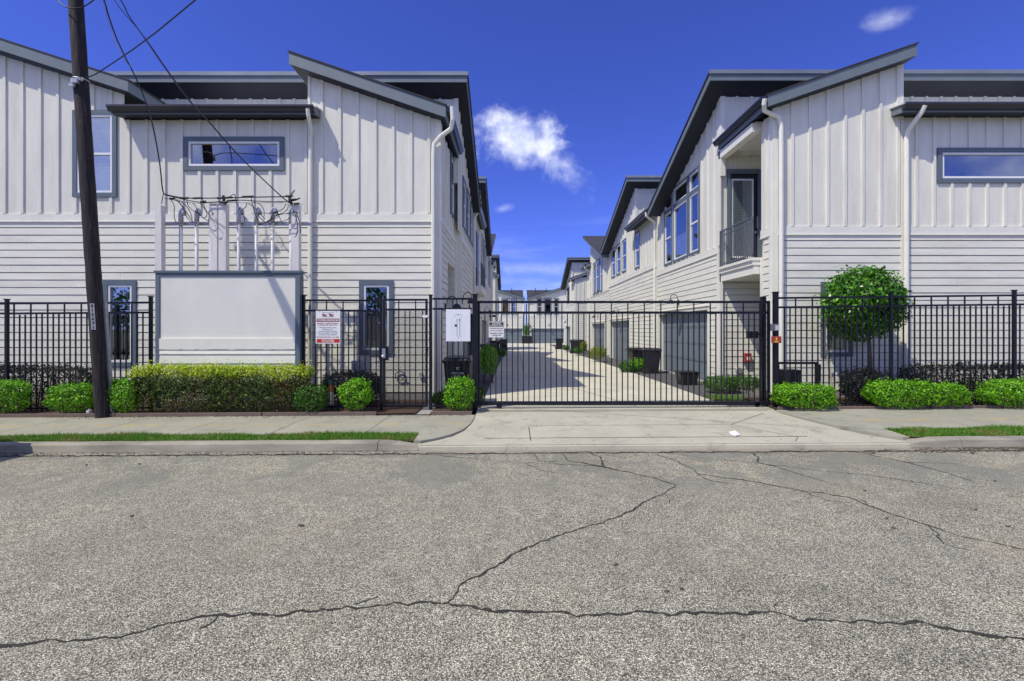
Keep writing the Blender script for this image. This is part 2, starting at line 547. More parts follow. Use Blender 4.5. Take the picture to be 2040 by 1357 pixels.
def road_mat():
    m = bpy.data.materials.new('worn asphalt')
    m.use_nodes = True
    T = NT(m.node_tree)
    b = T.n['Principled BSDF']
    g = T.n.new('ShaderNodeNewGeometry').outputs['Position']
    vo = T.node('ShaderNodeTexVoronoi', {'Vector': g, 'Scale': 165.0})
    vs = T.node('ShaderNodeSeparateColor', {0: vo.outputs['Color']}).outputs[0]
    stone = T.ramp(vs, [(0.0, (0.045, 0.043, 0.032)), (0.30, (0.19, 0.182, 0.138)), (0.60, (0.37, 0.352, 0.268)), (0.82, (0.60, 0.57, 0.435)), (1.0, (0.92, 0.87, 0.68))])
    edge = T.maprange(vo.outputs['Distance'], 0.35, 0.75)
    c = T.mix(T.math('MULTIPLY', edge, 0.7), stone, (0.055, 0.053, 0.046))
    n1 = T.node('ShaderNodeTexNoise', {'Vector': g, 'Scale': 0.55, 'Detail': 8.0, 'Roughness': 0.62, 'Distortion': 0.4}).outputs[0]
    c = T.mix(1.0, c, T.ramp(n1, [(0.30, (0.84, 0.84, 0.83)), (0.5, (1, 1, 1)), (0.70, (1.12, 1.10, 1.04))]), 'MULTIPLY')
    n6 = T.node('ShaderNodeTexNoise', {'Vector': g, 'Scale': 6.0, 'Detail': 5.0, 'Roughness': 0.6}).outputs[0]
    c = T.mix(1.0, c, T.ramp(n6, [(0.32, 0.86), (0.68, 1.12)]), 'MULTIPLY')
    y = T.node('ShaderNodeSeparateXYZ', {0: g})
    # two wheel paths worn smoother and darker, running along the street
    wob = T.math('MULTIPLY', T.math('SUBTRACT', n1, 0.5), 0.9)
    yy_ = T.math('ADD', y.outputs[1], wob)
    lane = T.math('MAXIMUM', T.math('SUBTRACT', 1.0, T.maprange(T.math('ABSOLUTE', T.math('SUBTRACT', yy_, 3.55)), 0.1, 0.55)),
                  T.math('SUBTRACT', 1.0, T.maprange(T.math('ABSOLUTE', T.math('SUBTRACT', yy_, 5.15)), 0.1, 0.55)))
    c = T.mix(T.math('MULTIPLY', lane, 0.15), c, (0.20, 0.193, 0.16))
    # seal-coat remnants near the kerb with tongues reaching into the lane
    n2 = T.node('ShaderNodeTexNoise', {'Vector': T.node('ShaderNodeMapping', {'Vector': g, 'Scale': (0.8, 0.75, 1)}).outputs[0], 'Scale': 1.25, 'Detail': 7.0, 'Roughness': 0.6, 'Distortion': 0.7}).outputs[0]
    near = T.maprange(y.outputs[1], 4.6, 5.6)
    c = T.mix(T.math('MULTIPLY', T.math('MULTIPLY', T.maprange(n2, 0.49, 0.545), near), 0.62), c, (0.175, 0.178, 0.148))
    n4 = T.node('ShaderNodeTexNoise', {'Vector': g, 'Scale': 0.9, 'Detail': 3.0}).outputs[0]
    c = T.mix(T.math('MULTIPLY', T.maprange(n4, 0.54, 0.70), 0.10), c, (0.40, 0.31, 0.17))
    # small oil drips
    vo2 = T.node('ShaderNodeTexVoronoi', {'Vector': T.node('ShaderNodeMapping', {'Vector': g, 'Scale': (1.0, 1.0, 0.0)}).outputs[0], 'Scale': 0.9})
    sp_ = T.math('SUBTRACT', 1.0, T.maprange(T.math('ADD', vo2.outputs['Distance'], T.math('MULTIPLY', n6, 0.10)), 0.075, 0.12))
    c = T.mix(T.math('MULTIPLY', sp_, 0.45), c, (0.09, 0.088, 0.08))
    T.l.new(c, b.inputs['Base Color'])
    b.inputs['Roughness'].default_value = 0.85
    b.inputs['Specular IOR Level'].default_value = 0.3
    hh = T.math('SUBTRACT', T.math('MULTIPLY', vs, 0.6), T.math('MULTIPLY', vo.outputs['Distance'], 1.0))
    bp = T.node('ShaderNodeBump', {'Strength': 0.45, 'Distance': 0.005, 'Height': hh})
    T.l.new(bp.outputs[0], b.inputs['Normal'])
    return m


M['road'] = road_mat()


def concrete_mat(name, col, dirtcol, amt, yellow=False):
    m = bpy.data.materials.new(name)
    m.use_nodes = True
    T = NT(m.node_tree)
    b = T.n['Principled BSDF']
    g = T.n.new('ShaderNodeNewGeometry').outputs['Position']
    n1 = T.node('ShaderNodeTexNoise', {'Vector': g, 'Scale': 1.1, 'Detail': 9.0, 'Roughness': 0.65}).outputs[0]
    n2 = T.node('ShaderNodeTexNoise', {'Vector': g, 'Scale': 70.0, 'Detail': 3.0, 'Roughness': 0.6}).outputs[0]
    c = T.ramp(n1, [(0.3, tuple(x * 0.86 for x in col)), (0.7, tuple(x * 1.10 for x in col))])
    c = T.mix(1.0, c, T.ramp(n2, [(0.3, 0.84), (0.7, 1.12)]), 'MULTIPLY')
    n3 = T.node('ShaderNodeTexNoise', {'Vector': g, 'Scale': 2.6, 'Detail': 8.0, 'Roughness': 0.7, 'Distortion': 0.5}).outputs[0]
    c = T.mix(T.math('MULTIPLY', T.maprange(n3, 0.50, 0.72), amt), c, dirtcol)
    if yellow:
        sx = T.node('ShaderNodeSeparateXYZ', {0: g})
        n4 = T.node('ShaderNodeTexNoise', {'Vector': g, 'Scale': 3.5, 'Detail': 5.0, 'Roughness': 0.7}).outputs[0]
        band = T.math('SUBTRACT', 1.0, T.maprange(T.math('ABSOLUTE', T.math('SUBTRACT', sx.outputs[1], 7.98)), 0.02, 0.14))
        n5 = T.node('ShaderNodeTexNoise', {'Vector': g, 'Scale': 0.8, 'Detail': 2.0}).outputs[0]
        c = T.mix(T.math('MULTIPLY', T.math('MULTIPLY', band, T.maprange(n4, 0.44, 0.62)), T.math('MULTIPLY', T.maprange(n5, 0.42, 0.56), 0.55)), c, (0.50, 0.34, 0.05))
    T.l.new(c, b.inputs['Base Color'])
    b.inputs['Roughness'].default_value = 0.88
    b.inputs['Specular IOR Level'].default_value = 0.3
    bp = T.node('ShaderNodeBump', {'Strength': 0.35, 'Distance': 0.004, 'Height': n2})
    T.l.new(bp.outputs[0], b.inputs['Normal'])
    return m


M['walk'] = concrete_mat('sidewalk concrete', (0.32, 0.312, 0.245), (0.19, 0.186, 0.145), 0.75, True)
M['drive'] = concrete_mat('driveway concrete', (0.54, 0.52, 0.415), (0.35, 0.338, 0.27), 0.5)
M['apron'] = concrete_mat('apron concrete', (0.43, 0.415, 0.325), (0.235, 0.225, 0.175), 0.75)
M['gut'] = concrete_mat('gutter concrete', (0.27, 0.247, 0.195), (0.12, 0.108, 0.085), 0.85)
M['crack'] = pmat('crack filled with dirt', (0.035, 0.033, 0.028), 0.95, 0.5, 30.0)
M['joint'] = pmat('joint dirt', (0.07, 0.065, 0.055), 0.95, 0.4, 30.0)
M['interior_white'] = pmat('soffit white', (0.66, 0.655, 0.64), 0.7, 0.03)

# ------------------------------------------------------------------ ground
SL = 0.006                      # the street climbs gently to the right


def gx(x):
    return SL * max(-25.0, min(25.0, x))


def alley(y):
    return -0.36 * max(0.0, min(1.0, (y - 14) / 53.0))


YF = 9.30        # fence line
YW = 10.60       # front wall plane

raw_mesh('land', [(-1500, -1500, -0.6), (1500, -1500, -0.6), (1500, 1500, -0.6), (-1500, 1500, -0.6)], [(0, 1, 2, 3)], M['land'], kind='structure')


def sheet(name, mat, xs, yl, zfun, kind='structure'):
    """grid: xs list of x, yl list of y, z from zfun"""
    v = [(x, y, zfun(x, y)) for y in yl for x in xs]
    n = len(xs)
    f = [(j * n + i, j * n + i + 1, (j + 1) * n + i + 1, (j + 1) * n + i) for j in range(len(yl) - 1) for i in range(n - 1)]
    return raw_mesh(name, v, f, mat, kind=kind)


XS = [-120, -25, -12, -6, 0, 6, 12, 25, 120]
sheet('road', M['road'], XS, [-14, -6, 0, 3, 6.50], lambda x, y: gx(x) - 0.13 - 0.0 * y)
sheet('gutter_pan', M['gut'], XS, [6.49, 6.70], lambda x, y: gx(x) - 0.122)

# driveway apron between two curved flares
LC = [(-1.55, 6.68), (-1.38, 6.80), (-1.18, 6.95), (-0.98, 7.15), (-0.82, 7.5), (-0.735, 8.0), (-0.72, 8.5), (-0.73, 9.0), (-0.73, 9.55)]
RC = [(6.05, 6.68), (5.86, 6.80), (5.66, 7.0), (5.50, 7.3), (5.36, 7.75), (5.26, 8.2), (5.20, 8.6), (5.18, 9.0), (5.6, 9.55)]


def interp(c, y):
    for (x0, y0), (x1, y1) in zip(c, c[1:]):
        if y <= y1:
            t = max(0.0, (y - y0) / (y1 - y0))
            return x0 + (x1 - x0) * t
    return c[-1][0]


def apron_z(x, y):
    t = max(0.0, min(1.0, (y - 6.68) / 2.4))
    return gx(x) - 0.062 * (1 - t) ** 1.3 + 0.002


ys = [6.69, 6.72, 6.76, 6.80, 6.86, 6.95, 7.05, 7.2, 7.4, 7.6, 7.9, 8.2, 8.5, 8.8, 9.1, 9.55]
v, f = [], []
NXA = 24
for y in ys:
    a, b = interp(LC, y), interp(RC, y)
    for i in range(NXA + 1):
        x = a + (b - a) * i / NXA
        v.append((x, y, apron_z(x, y) + 0.004))
for j in range(len(ys) - 1):
    for i in range(NXA):
        f.append((j * (NXA + 1) + i, j * (NXA + 1) + i + 1, (j + 1) * (NXA + 1) + i + 1, (j + 1) * (NXA + 1) + i))
raw_mesh('driveway_apron', v, f, M['apron'], kind='structure')
# front lip of the apron
mb = MB()
for i in range(NXA):
    a, b = interp(LC, 6.69), interp(RC, 6.69)
    x0, x1 = a + (b - a) * i / NXA, a + (b - a) * (i + 1) / NXA
    mb.prism([(x0, 6.645, gx(x0) - 0.14), (x0, 6.688, gx(x0) - 0.14), (x0, 6.688, apron_z(x0, 6.69)), (x0, 6.66, apron_z(x0, 6.69) - 0.014)],
             [(x1, 6.645, gx(x1) - 0.14), (x1, 6.688, gx(x1) - 0.14), (x1, 6.688, apron_z(x1, 6.69)), (x1, 6.66, apron_z(x1, 6.69) - 0.014)])
mb.build('apron_lip', M['apron'], kind='structure')

# sidewalk slabs (left and right of the apron), each slab a piece
YB = 8.78
joints_l = [-40, -30, -22, -16, -11.6, -10.05, -8.52, -6.98, -5.45, -3.92, -2.38]


def walk_slab(xa0, xa1, xb0, xb1, n=0, edge=None):
    """slab between back edge xa0..xa1 at YB and front edge xb0..xb1 at 7.22"""
    mb = MB()
    g = 0.006
    top = [(xb0 + g, 7.22, gx(xb0)), (xb1 - g, 7.22, gx(xb1)), (xa1 - g, YB, gx(xa1)), (xa0 + g, YB, gx(xa0))]
    bot = [(x, y, z - 0.13) for x, y, z in top]
    mb.prism(bot, top)
    return mb.build('sidewalk_slab', M['walk'], kind='structure')


SK = 0.0
for a, b in zip(joints_l, joints_l[1:]):
    walk_slab(a, b, a, b)
# last left slab, bounded by the flare curve
pts = [(-2.38 + 0.006, 7.22), (-1.50, 7.22), (-1.50, 6.81)] + [(x - 0.012, y) for x, y in LC if 6.78 <= y <= 8.75] + [(-0.74, YB), (-2.38 + 0.006, YB)]
mb = MB()
mb.prism([(x, y, gx(x) - 0.13) for x, y in pts], [(x, y, gx(x) - (0.012 if y < 7 else 0)) for x, y in pts])
mb.build('sidewalk_slab', M['walk'], kind='structure')
pts = [(x + 0.012, y) for x, y in RC if 6.78 <= y <= 9.05] + [(5.6, 9.05), (8.0 - 0.006, 9.05), (8.0 - 0.006, 7.30), (5.98, 7.30), (5.98, 6.81)]
mb = MB()
mb.prism([(x, y, gx(x) - 0.13) for x, y in pts], [(x, y, gx(x) + (0.0 if y < 7.1 else 0.02)) for x, y in pts])
mb.build('sidewalk_slab', M['walk'], kind='structure')
for a, b in ((8.0, 9.55), (9.55, 11.1), (11.1, 14), (14, 20), (20, 40)):
    mb = MB()
    pts = [(a + .006, 7.30), (b - .006, 7.30), (b - .006, 9.05), (a + .006, 9.05)]
    mb.prism([(x, y, gx(x) - 0.13) for x, y in pts], [(x, y, gx(x) + 0.02) for x, y in pts])
    mb.build('sidewalk_slab', M['walk'], kind='structure')

# verge soil
sheet('verge_soil', M['soil'], [-60, -25, -12, -6, -3, -2, -1.505], [6.78, 7.24], lambda x, y: gx(x) - 0.012)
sheet('verge_soil', M['soil'], [5.985, 7, 9, 12, 20, 60], [6.78, 7.32], lambda x, y: gx(x) + 0.0)


# kerbs
def kerb(xs, h, yb=6.66, yt=6.80):
    mb = MB()
    prof = []
    for x, k in zip(xs, h):
        g0 = gx(x)
        t = g0 - 0.11 + 0.115 * k
        prof.append([(x, yb - 0.03, g0 - 0.16), (x, yb - 0.025, g0 - 0.11), (x, yb, t - 0.022 * k), (x, yb + 0.028, t), (x, yt, t + 0.004), (x, yt, g0 - 0.16)])
    for a, b in zip(prof, prof[1:]):
        n = len(mb.v)
        mb.v += a + b
        for i in range(6):
            mb.f.append((n + i, n + (i + 1) % 6, n + 6 + (i + 1) % 6, n + 6 + i))
    mb.f.append((0, 1, 2, 3, 4, 5))
    n = len(mb.v)
    mb.f.append((n - 6, n - 5, n - 4, n - 3, n - 2, n - 1))
    return mb.build('kerb', M['kerb'], kind='structure')


kerb([-60, -25, -12, -6, -2.0], [1, 1, 1, 1, 1])
kerb([-1.99, -1.85, -1.7, -1.55, -1.40], [1, 0.97, 0.85, 0.66, 0.45])
kerb([5.86, 6.0, 6.2, 6.4, 6.6], [0.45, 0.75, 0.93, 0.98, 1])
kerb([6.61, 12, 25, 60], [1, 1, 1, 1])

# planting beds and edging boards
sheet('planting_bed', M['bed'], [-40, -12, -9, -6, -3, -1.9], [8.80, 9.2, 9.7, 10.62], lambda x, y: gx(x) + 0.03 + 0.02 * math.sin(x * 3 + y * 5))
sheet('planting_bed', M['bed'], [5.3, 7, 9, 12, 40], [9.08, 9.7, 10.62], lambda x, y: gx(x) + 0.04 + 0.02 * math.sin(x * 3 + y * 5))
sheet('planting_bed', M['bed'], [-1.62, -1.1, -0.8], [8.80, 9.1, 9.7], lambda x, y: gx(x) + 0.03)
sheet('gate_path', M['found'], [-2.62, -1.63], [8.80, 9.5, 10.6], lambda x, y: gx(x) + 0.012)
sheet('side_path', M['ashphalt_dark'], [-1.9, -1.2, -0.62], [9.71, 10.6, 12, 14, 20, 30, 45, 66], lambda x, y: gx(x) + alley(y) + 0.0)


def edging(x0, x1, y, h=0.07):
    mb = MB()
    mb.prism([(x0, y - 0.02, gx(x0) - 0.05), (x0, y + 0.018, gx(x0) - 0.05), (x0, y + 0.018, gx(x0) + h), (x0, y - 0.02, gx(x0) + h)],
             [(x1, y - 0.02, gx(x1) - 0.05), (x1, y + 0.018, gx(x1) - 0.05), (x1, y + 0.018, gx(x1) + h), (x1, y - 0.02, gx(x1) + h)])
    return mb.build('bed_edging', M['edging'], kind='structure', bevel=0.004)


for a, b in ((-14, -10.4), (-10.38, -7.75), (-7.73, -4.9), (-4.88, -2.66), (-1.60, -0.80)):
    edging(a, b, 8.80)
for a, b in ((5.32, 7.9), (7.92, 10.4), (10.42, 14)):
    edging(a, b, 9.08)

# alley driveway: concrete with joints, dark asphalt in front of the garages
sheet('driveway', M['drive'], [-0.68, 0.6, 1.9, 3.2, 4.55], [9.56, 12, 14, 20, 30, 45, 58], lambda x, y: gx(x) + alley(y) + 0.006)
sheet('driveway', M['drive'], [-9, -0.68, 1.9, 4.55, 14], [58, 67.4], lambda x, y: alley(y) + 0.006)
sheet('garage_apron', M['ashphalt_dark'], [4.55, 5.95], [9.56, 12, 14, 20, 30, 45, 58], lambda x, y: gx(x) + alley(y) + 0.004)


def ribbon(path, w, zf, mat, name, jag=0.0, n=4):
    """thin strip following a polyline of ground points"""
    pts = []
    for (x0, y0), (x1, y1) in zip(path, path[1:]):
        k = max(1, int(math.hypot(x1 - x0, y1 - y0) / 0.028)) if jag else 1
        for i in range(k):
            t = i / k
            pts.append((x0 + (x1 - x0) * t, y0 + (y1 - y0) * t))
    pts.append(path[-1])
    if jag:
        ph = [random.uniform(0, 6.3) for _ in range(6)]
        q, dsum = [], 0.0
        for i, (x, y) in enumerate(pts):
            if i:
                dsum += math.hypot(x - pts[i - 1][0], y - pts[i - 1][1])
            o1 = 0.9 * math.sin(dsum * 9 + ph[0]) + 0.7 * math.sin(dsum * 23 + ph[1]) + 0.6 * math.sin(dsum * 41 + ph[2])
            o2 = 0.9 * math.sin(dsum * 11 + ph[3]) + 0.7 * math.sin(dsum * 27 + ph[4])
            q.append((x + jag * (0.9 * o2 + random.uniform(-.7, .7)), y + jag * (1.6 * o1 + random.uniform(-1.1, 1.1))))
        pts = q
    v, f = [], []
    for i, (x, y) in enumerate(pts):
        a = Vector(pts[max(0, i - 1)])
        b = Vector(pts[min(len(pts) - 1, i + 1)])
        t = (b - a)
        t = t.normalized() if t.length > 1e-6 else Vector((1, 0))
        nrm = Vector((-t.y, t.x))
        ww = w * (random.uniform(0.35, 1.5) * (0.85 + 0.25 * math.sin(i * 0.13 + w * 900)) if jag else 1.0) * 0.5
        if jag and i in (0, len(pts) - 1):
            ww *= 0.2
        for s in (-1, 1):
            v.append((x + nrm.x * ww * s, y + nrm.y * ww * s, zf(x, y)))
        if i:
            m_ = 2 * i
            f.append((m_ - 2, m_ - 1, m_ + 1, m_))
    return raw_mesh(name, v, f, mat, kind='structure')


# joints in the concrete
for y in (12.4, 15.5, 18.6, 21.7, 24.8, 27.9, 31, 36, 41, 46):
    ribbon([(-0.66, y), (4.54, y)], 0.014, lambda x, y: gx(x) + alley(y) + 0.0095, M['joint'], 'concrete_joint')
ribbon([(2.62, 9.6), (1.75, 12.4), (0.4, 17), (0.5, 30), (0.5, 57)], 0.016, lambda x, y: gx(x) + alley(y) + 0.0098, M['joint'], 'concrete_joint')
AZ = lambda x, y: apron_z(x, y) + 0.0085
ribbon([(-0.45, 7.05), (4.6, 7.05)], 0.014, AZ, M['joint'], 'concrete_joint')
ribbon([(0.25, 7.85), (3.75, 7.85)], 0.008, AZ, M['joint'], 'concrete_joint')
ribbon([(0.27, 7.75), (0.27, 6.9)], 0.014, AZ, M['joint'], 'concrete_joint')
ribbon([(4.85, 8.75), (3.78, 7.84), (4.42, 7.0), (4.25, 6.8)], 0.012, AZ, M['joint'], 'concrete_joint')
ribbon([(-0.6, 9.05), (5.1, 9.05)], 0.02, AZ, M['joint'], 'concrete_joint')
ribbon([(-0.72, 9.18), (5.5, 9.18)], 0.03, AZ, M['joint'], 'gate_track')

# cracks in the asphalt, traced as ground lines
RZ = lambda x, y: gx(x) - 0.126


def road_pt(px, py):
    y = (EYE + 0.13) * F / (py - HY)
    return ((px - HX) * y / F, y)


CW = 1.35      # cracks are worn wide
CR = [
    ([(-120, 1284), (0, 1280), (60, 1276), (130, 1274), (180, 1270), (250, 1262), (310, 1245), (360, 1234), (430, 1224), (500, 1219), (545, 1222), (620, 1217), (700, 1209), (780, 1202), (890, 1203), (950, 1210), (1010, 1220), (1100, 1222), (1180, 1226),
      (1260, 1224), (1340, 1226), (1400, 1221), (1480, 1228), (1540, 1224), (1600, 1238), (1700, 1242), (1760, 1247), (1840, 1246), (1890, 1256), (1960, 1272), (2040, 1282), (2180, 1296)], 0.016, 0.007),
    ([(890, 1203), (918, 1165), (965, 1142), (1000, 1120), (1030, 1100), (1085, 1078), (1150, 1055), (1205, 1042), (1245, 1025), (1290, 1000), (1320, 985), (1348, 970)], 0.014, 0.007),
    ([(1348, 970), (1300, 953), (1250, 943), (1205, 932), (1195, 912), (1165, 898)], 0.018, 0.010),
    ([(1205, 932), (1130, 918), (1120, 900)], 0.016, 0.010),
    ([(1310, 908), (1345, 920), (1382, 938), (1388, 946), (1450, 955), (1540, 970), (1600, 982), (1690, 995), (1730, 1012), (1780, 1030), (1850, 1053), (1920, 1075), (2040, 1102), (2200, 1140)], 0.012, 0.008),
    ([(1480, 896), (1505, 908), (1510, 924), (1550, 935), (1590, 948)], 0.014, 0.010),
    ([(1665, 897), (1720, 908), (1800, 925), (1860, 940), (1945, 967)], 0.014, 0.008),
    ([(1310, 902), (1400, 915), (1500, 925), (1620, 940), (1760, 955), (1900, 978), (2040, 998)], 0.007, 0.006),
    ([(1020, 900), (1060, 898), (1075, 920), (1110, 920)], 0.012, 0.008),
    ([(1048, 925), (1075, 936), (1110, 945)], 0.008, 0.008),
    ([(1730, 1012), (1727, 1005), (1715, 1000)], 0.01, 0.008),
    ([(800, 900), (960, 915), (1020, 922)], 0.008, 0.008),
    ([(1320, 985), (1335, 996), (1332, 1006)], 0.008, 0.012),
    ([(1600, 982), (1640, 1000), (1700, 1008)], 0.006, 0.008),
    ([(1388, 946), (1420, 962), (1470, 968)], 0.006, 0.008),
    ([(1020, 922), (1120, 925), (1205, 932)], 0.008, 0.010),
    ([(1800, 925), (1900, 930), (2000, 945)], 0.006, 0.008),
    ([(965, 1142), (955, 1150), (930, 1158)], 0.008, 0.010),
    ([(1540, 1224), (1545, 1212), (1560, 1205)], 0.008, 0.012),
    ([(700, 1209), (720, 1198), (760, 1192)], 0.006, 0.012),
    ([(430, 1224), (420, 1240), (395, 1250)], 0.006, 0.012),
    ([(1850, 1053), (1880, 1090), (1960, 1110)], 0.006, 0.008),
    ([(1590, 948), (1660, 968), (1700, 975)], 0.007, 0.008),
]
for path, w, jag in CR:
    ribbon([road_pt(*p) for p in path], w * CW, RZ, M['crack'], 'road_crack', jag)
# broken edge where the asphalt meets the gutter
ribbon([(-9 + 0.5 * i, 6.49 + 0.02 * math.sin(i * 1.7)) for i in range(40)], 0.022, lambda x, y: gx(x) - 0.118, M['crack'], 'road_crack', 0.012)
ribbon([(6.6 + 0.4 * i, 6.60 + 0.015 * math.sin(i * 2.3)) for i in range(16)], 0.09, lambda x, y: gx(x) - 0.114, M['soil'], 'gutter_silt', 0.02)
ribbon([(5.0 + 0.4 * i, 6.45 + 0.03 * math.sin(i * 1.3)) for i in range(20)], 0.03, lambda x, y: gx(x) - 0.112, M['soil'], 'gutter_silt', 0.02)


# ------------------------------------------------------------------ house building kit
class Fr:
    """a wall plane: u along the wall, v up, w out of the wall"""
    def __init__(s, O, U, W):
        s.O, s.U, s.W = Vector(O), Vector((*U, 0)), Vector((*W, 0))

    def p(s, u, v, w):
        q = s.O + s.U * u + s.W * w
        return (q.x, q.y, q.z + v)

    def box(s, mb, u0, u1, v0, v1, w0, w1):
        return mb.prism([s.p(u0, v0, w0), s.p(u1, v0, w0), s.p(u1, v1, w0), s.p(u0, v1, w0)],
                        [s.p(u0, v0, w1), s.p(u1, v0, w1), s.p(u1, v1, w1), s.p(u0, v1, w1)])

    def poly(s, mb, pts, w0, w1):
        return mb.prism([s.p(u, v, w0) for u, v in pts], [s.p(u, v, w1) for u, v in pts])


EXPO = 0.1753


def cut(a, b, holes):
    segs = [(a, b)]
    for h0, h1 in holes:
        out = []
        for s0, s1 in segs:
            if h1 <= s0 or h0 >= s1:
                out.append((s0, s1))
            else:
                if h0 > s0:
                    out.append((s0, h0))
                if h1 < s1:
                    out.append((h1, s1))
        segs = out
    return [s for s in segs if s[1] - s[0] > 0.012]


def siding(fr, par, u0, u1, v0, v1, holes, joints=True, merged=False, mat=None, expo=EXPO):
    """lapped planks, each one its own piece"""
    mat = mat or M['siding']
    n = int(math.ceil((v1 - v0) / expo - 1e-6))
    big = MB()
    for r in range(n):
        a = v0 + r * expo
        b = min(v1, a + expo)
        rows = [(c0, c1, a, b) for c0, c1 in cut(u0, u1, [(h[0], h[1]) for h in holes if h[2] < b - 0.004 and h[3] > a + 0.004])]
        for h in holes:
            p0, p1 = max(u0, h[0]), min(u1, h[1])
            if p1 - p0 < 0.01 or not (h[2] < b - 0.004 and h[3] > a + 0.004):
                continue
            if h[2] - a > 0.008:
                rows.append((p0, p1, a, h[2]))
            if b - h[3] > 0.008:
                rows.append((p0, p1, h[3], b))
        for s0, s1, ra, rb in rows:
            bits = []
            x = s0
            off = ((r * 1.37 + u0 * 0.77) % 3.66)
            if joints and s1 - s0 > 3.0:
                k = s0 + 0.8 + off * 0.8
                while k < s1 - 0.5:
                    bits.append((x, k - 0.002))
                    x = k + 0.002
                    k += 3.66
            bits.append((x, s1))
            for c0, c1 in bits:
                mb = big if merged else MB()
                dw = 0.0 if merged else random.uniform(-0.0012, 0.0012)
                w_a = 0.028 - 0.011 * (ra - a) / expo + dw
                w_b = 0.028 - 0.011 * (rb - a) / expo + dw
                g_ = 0.013 if ra == a else 0.0
                mb.prism([fr.p(c0, ra + g_, 0.0), fr.p(c0, ra + g_, w_a), fr.p(c0, rb, w_b), fr.p(c0, rb, 0.0)],
                         [fr.p(c1, ra + g_, 0.0), fr.p(c1, ra + g_, w_a), fr.p(c1, rb, w_b), fr.p(c1, rb, 0.0)])
                if not merged:
                    mb.build('plank', mat, par)
    if merged and big.v:
        big.build('plank_rows', mat, par, kind='stuff')


def bb(fr, par, u0, u1, v0, top, holes, phase, step=0.4165, merged=False, mat=None):
    """board and batten: boards between battens, battens proud of them; top(u) gives the wall head"""
    mat = mat or M['wall']
    lines = []
    k = math.ceil((u0 - phase) / step)
    while phase + k * step < u1 - 0.03:
        if phase + k * step > u0 + 0.03:
            lines.append(phase + k * step)
        k += 1
    edges = [u0] + lines + [u1]
    big = MB()

    def spans(a, b, mb, w0, w1, nm):
        us = sorted({a, b} | {h[i] for h in holes for i in (0, 1) if a < h[i] < b} | {t for t in getattr(top, 'breaks', ()) if a < t < b})
        for x0, x1 in zip(us, us[1:]):
            xm = (x0 + x1) / 2
            hs = [(h[2], h[3]) for h in holes if h[0] < xm < h[1]]
            t0, t1 = top(x0 + 1e-5), top(x1 - 1e-5)
            tm = max(t0, t1)
            for v_0, v_1 in cut(v0, tm, hs):
                one = mb if merged else MB()
                if v_1 >= tm - 1e-6:
                    if min(t0, t1) <= v_0 + 0.01:
                        continue
                    fr.poly(one, [(x0, v_0), (x1, v_0), (x1, t1), (x0, t0)], w0, w1)
                else:
                    fr.box(one, x0, x1, v_0, v_1, w0, w1)
                if not merged:
                    one.build(nm, mat, par)
    for a, b in zip(edges, edges[1:]):
        mb = big if merged else MB()
        spans(a, b - 0.0012, mb, 0.0, 0.012 + (0 if merged else random.uniform(-0.001, 0.001)), 'board')
    if merged and big.v:
        big.build('wall_boards', mat, par, kind='stuff')
    big = MB()
    for u in lines:
        mb = big if merged else MB()
        spans(u - 0.033, u + 0.033, mb, 0.0, 0.042, 'batten')
    if merged and big.v:
        big.build('batten_rows', mat, par, kind='stuff')


def belt(fr, par, u0, u1, v0, v1, holes=()):
    for s0, s1 in cut(u0, u1, [(h[0], h[1]) for h in holes if h[2] < v1 - 0.01 and h[3] > v0 + 0.01]):
        mb = MB()
        fr.box(mb, s0, s1, v0, v1, 0.0, 0.036)
        fr.box(mb, s0, s1, v0 - 0.028, v0 - 0.002, 0.0, 0.052)
        mb.build('belt_trim', M['trim'], par)


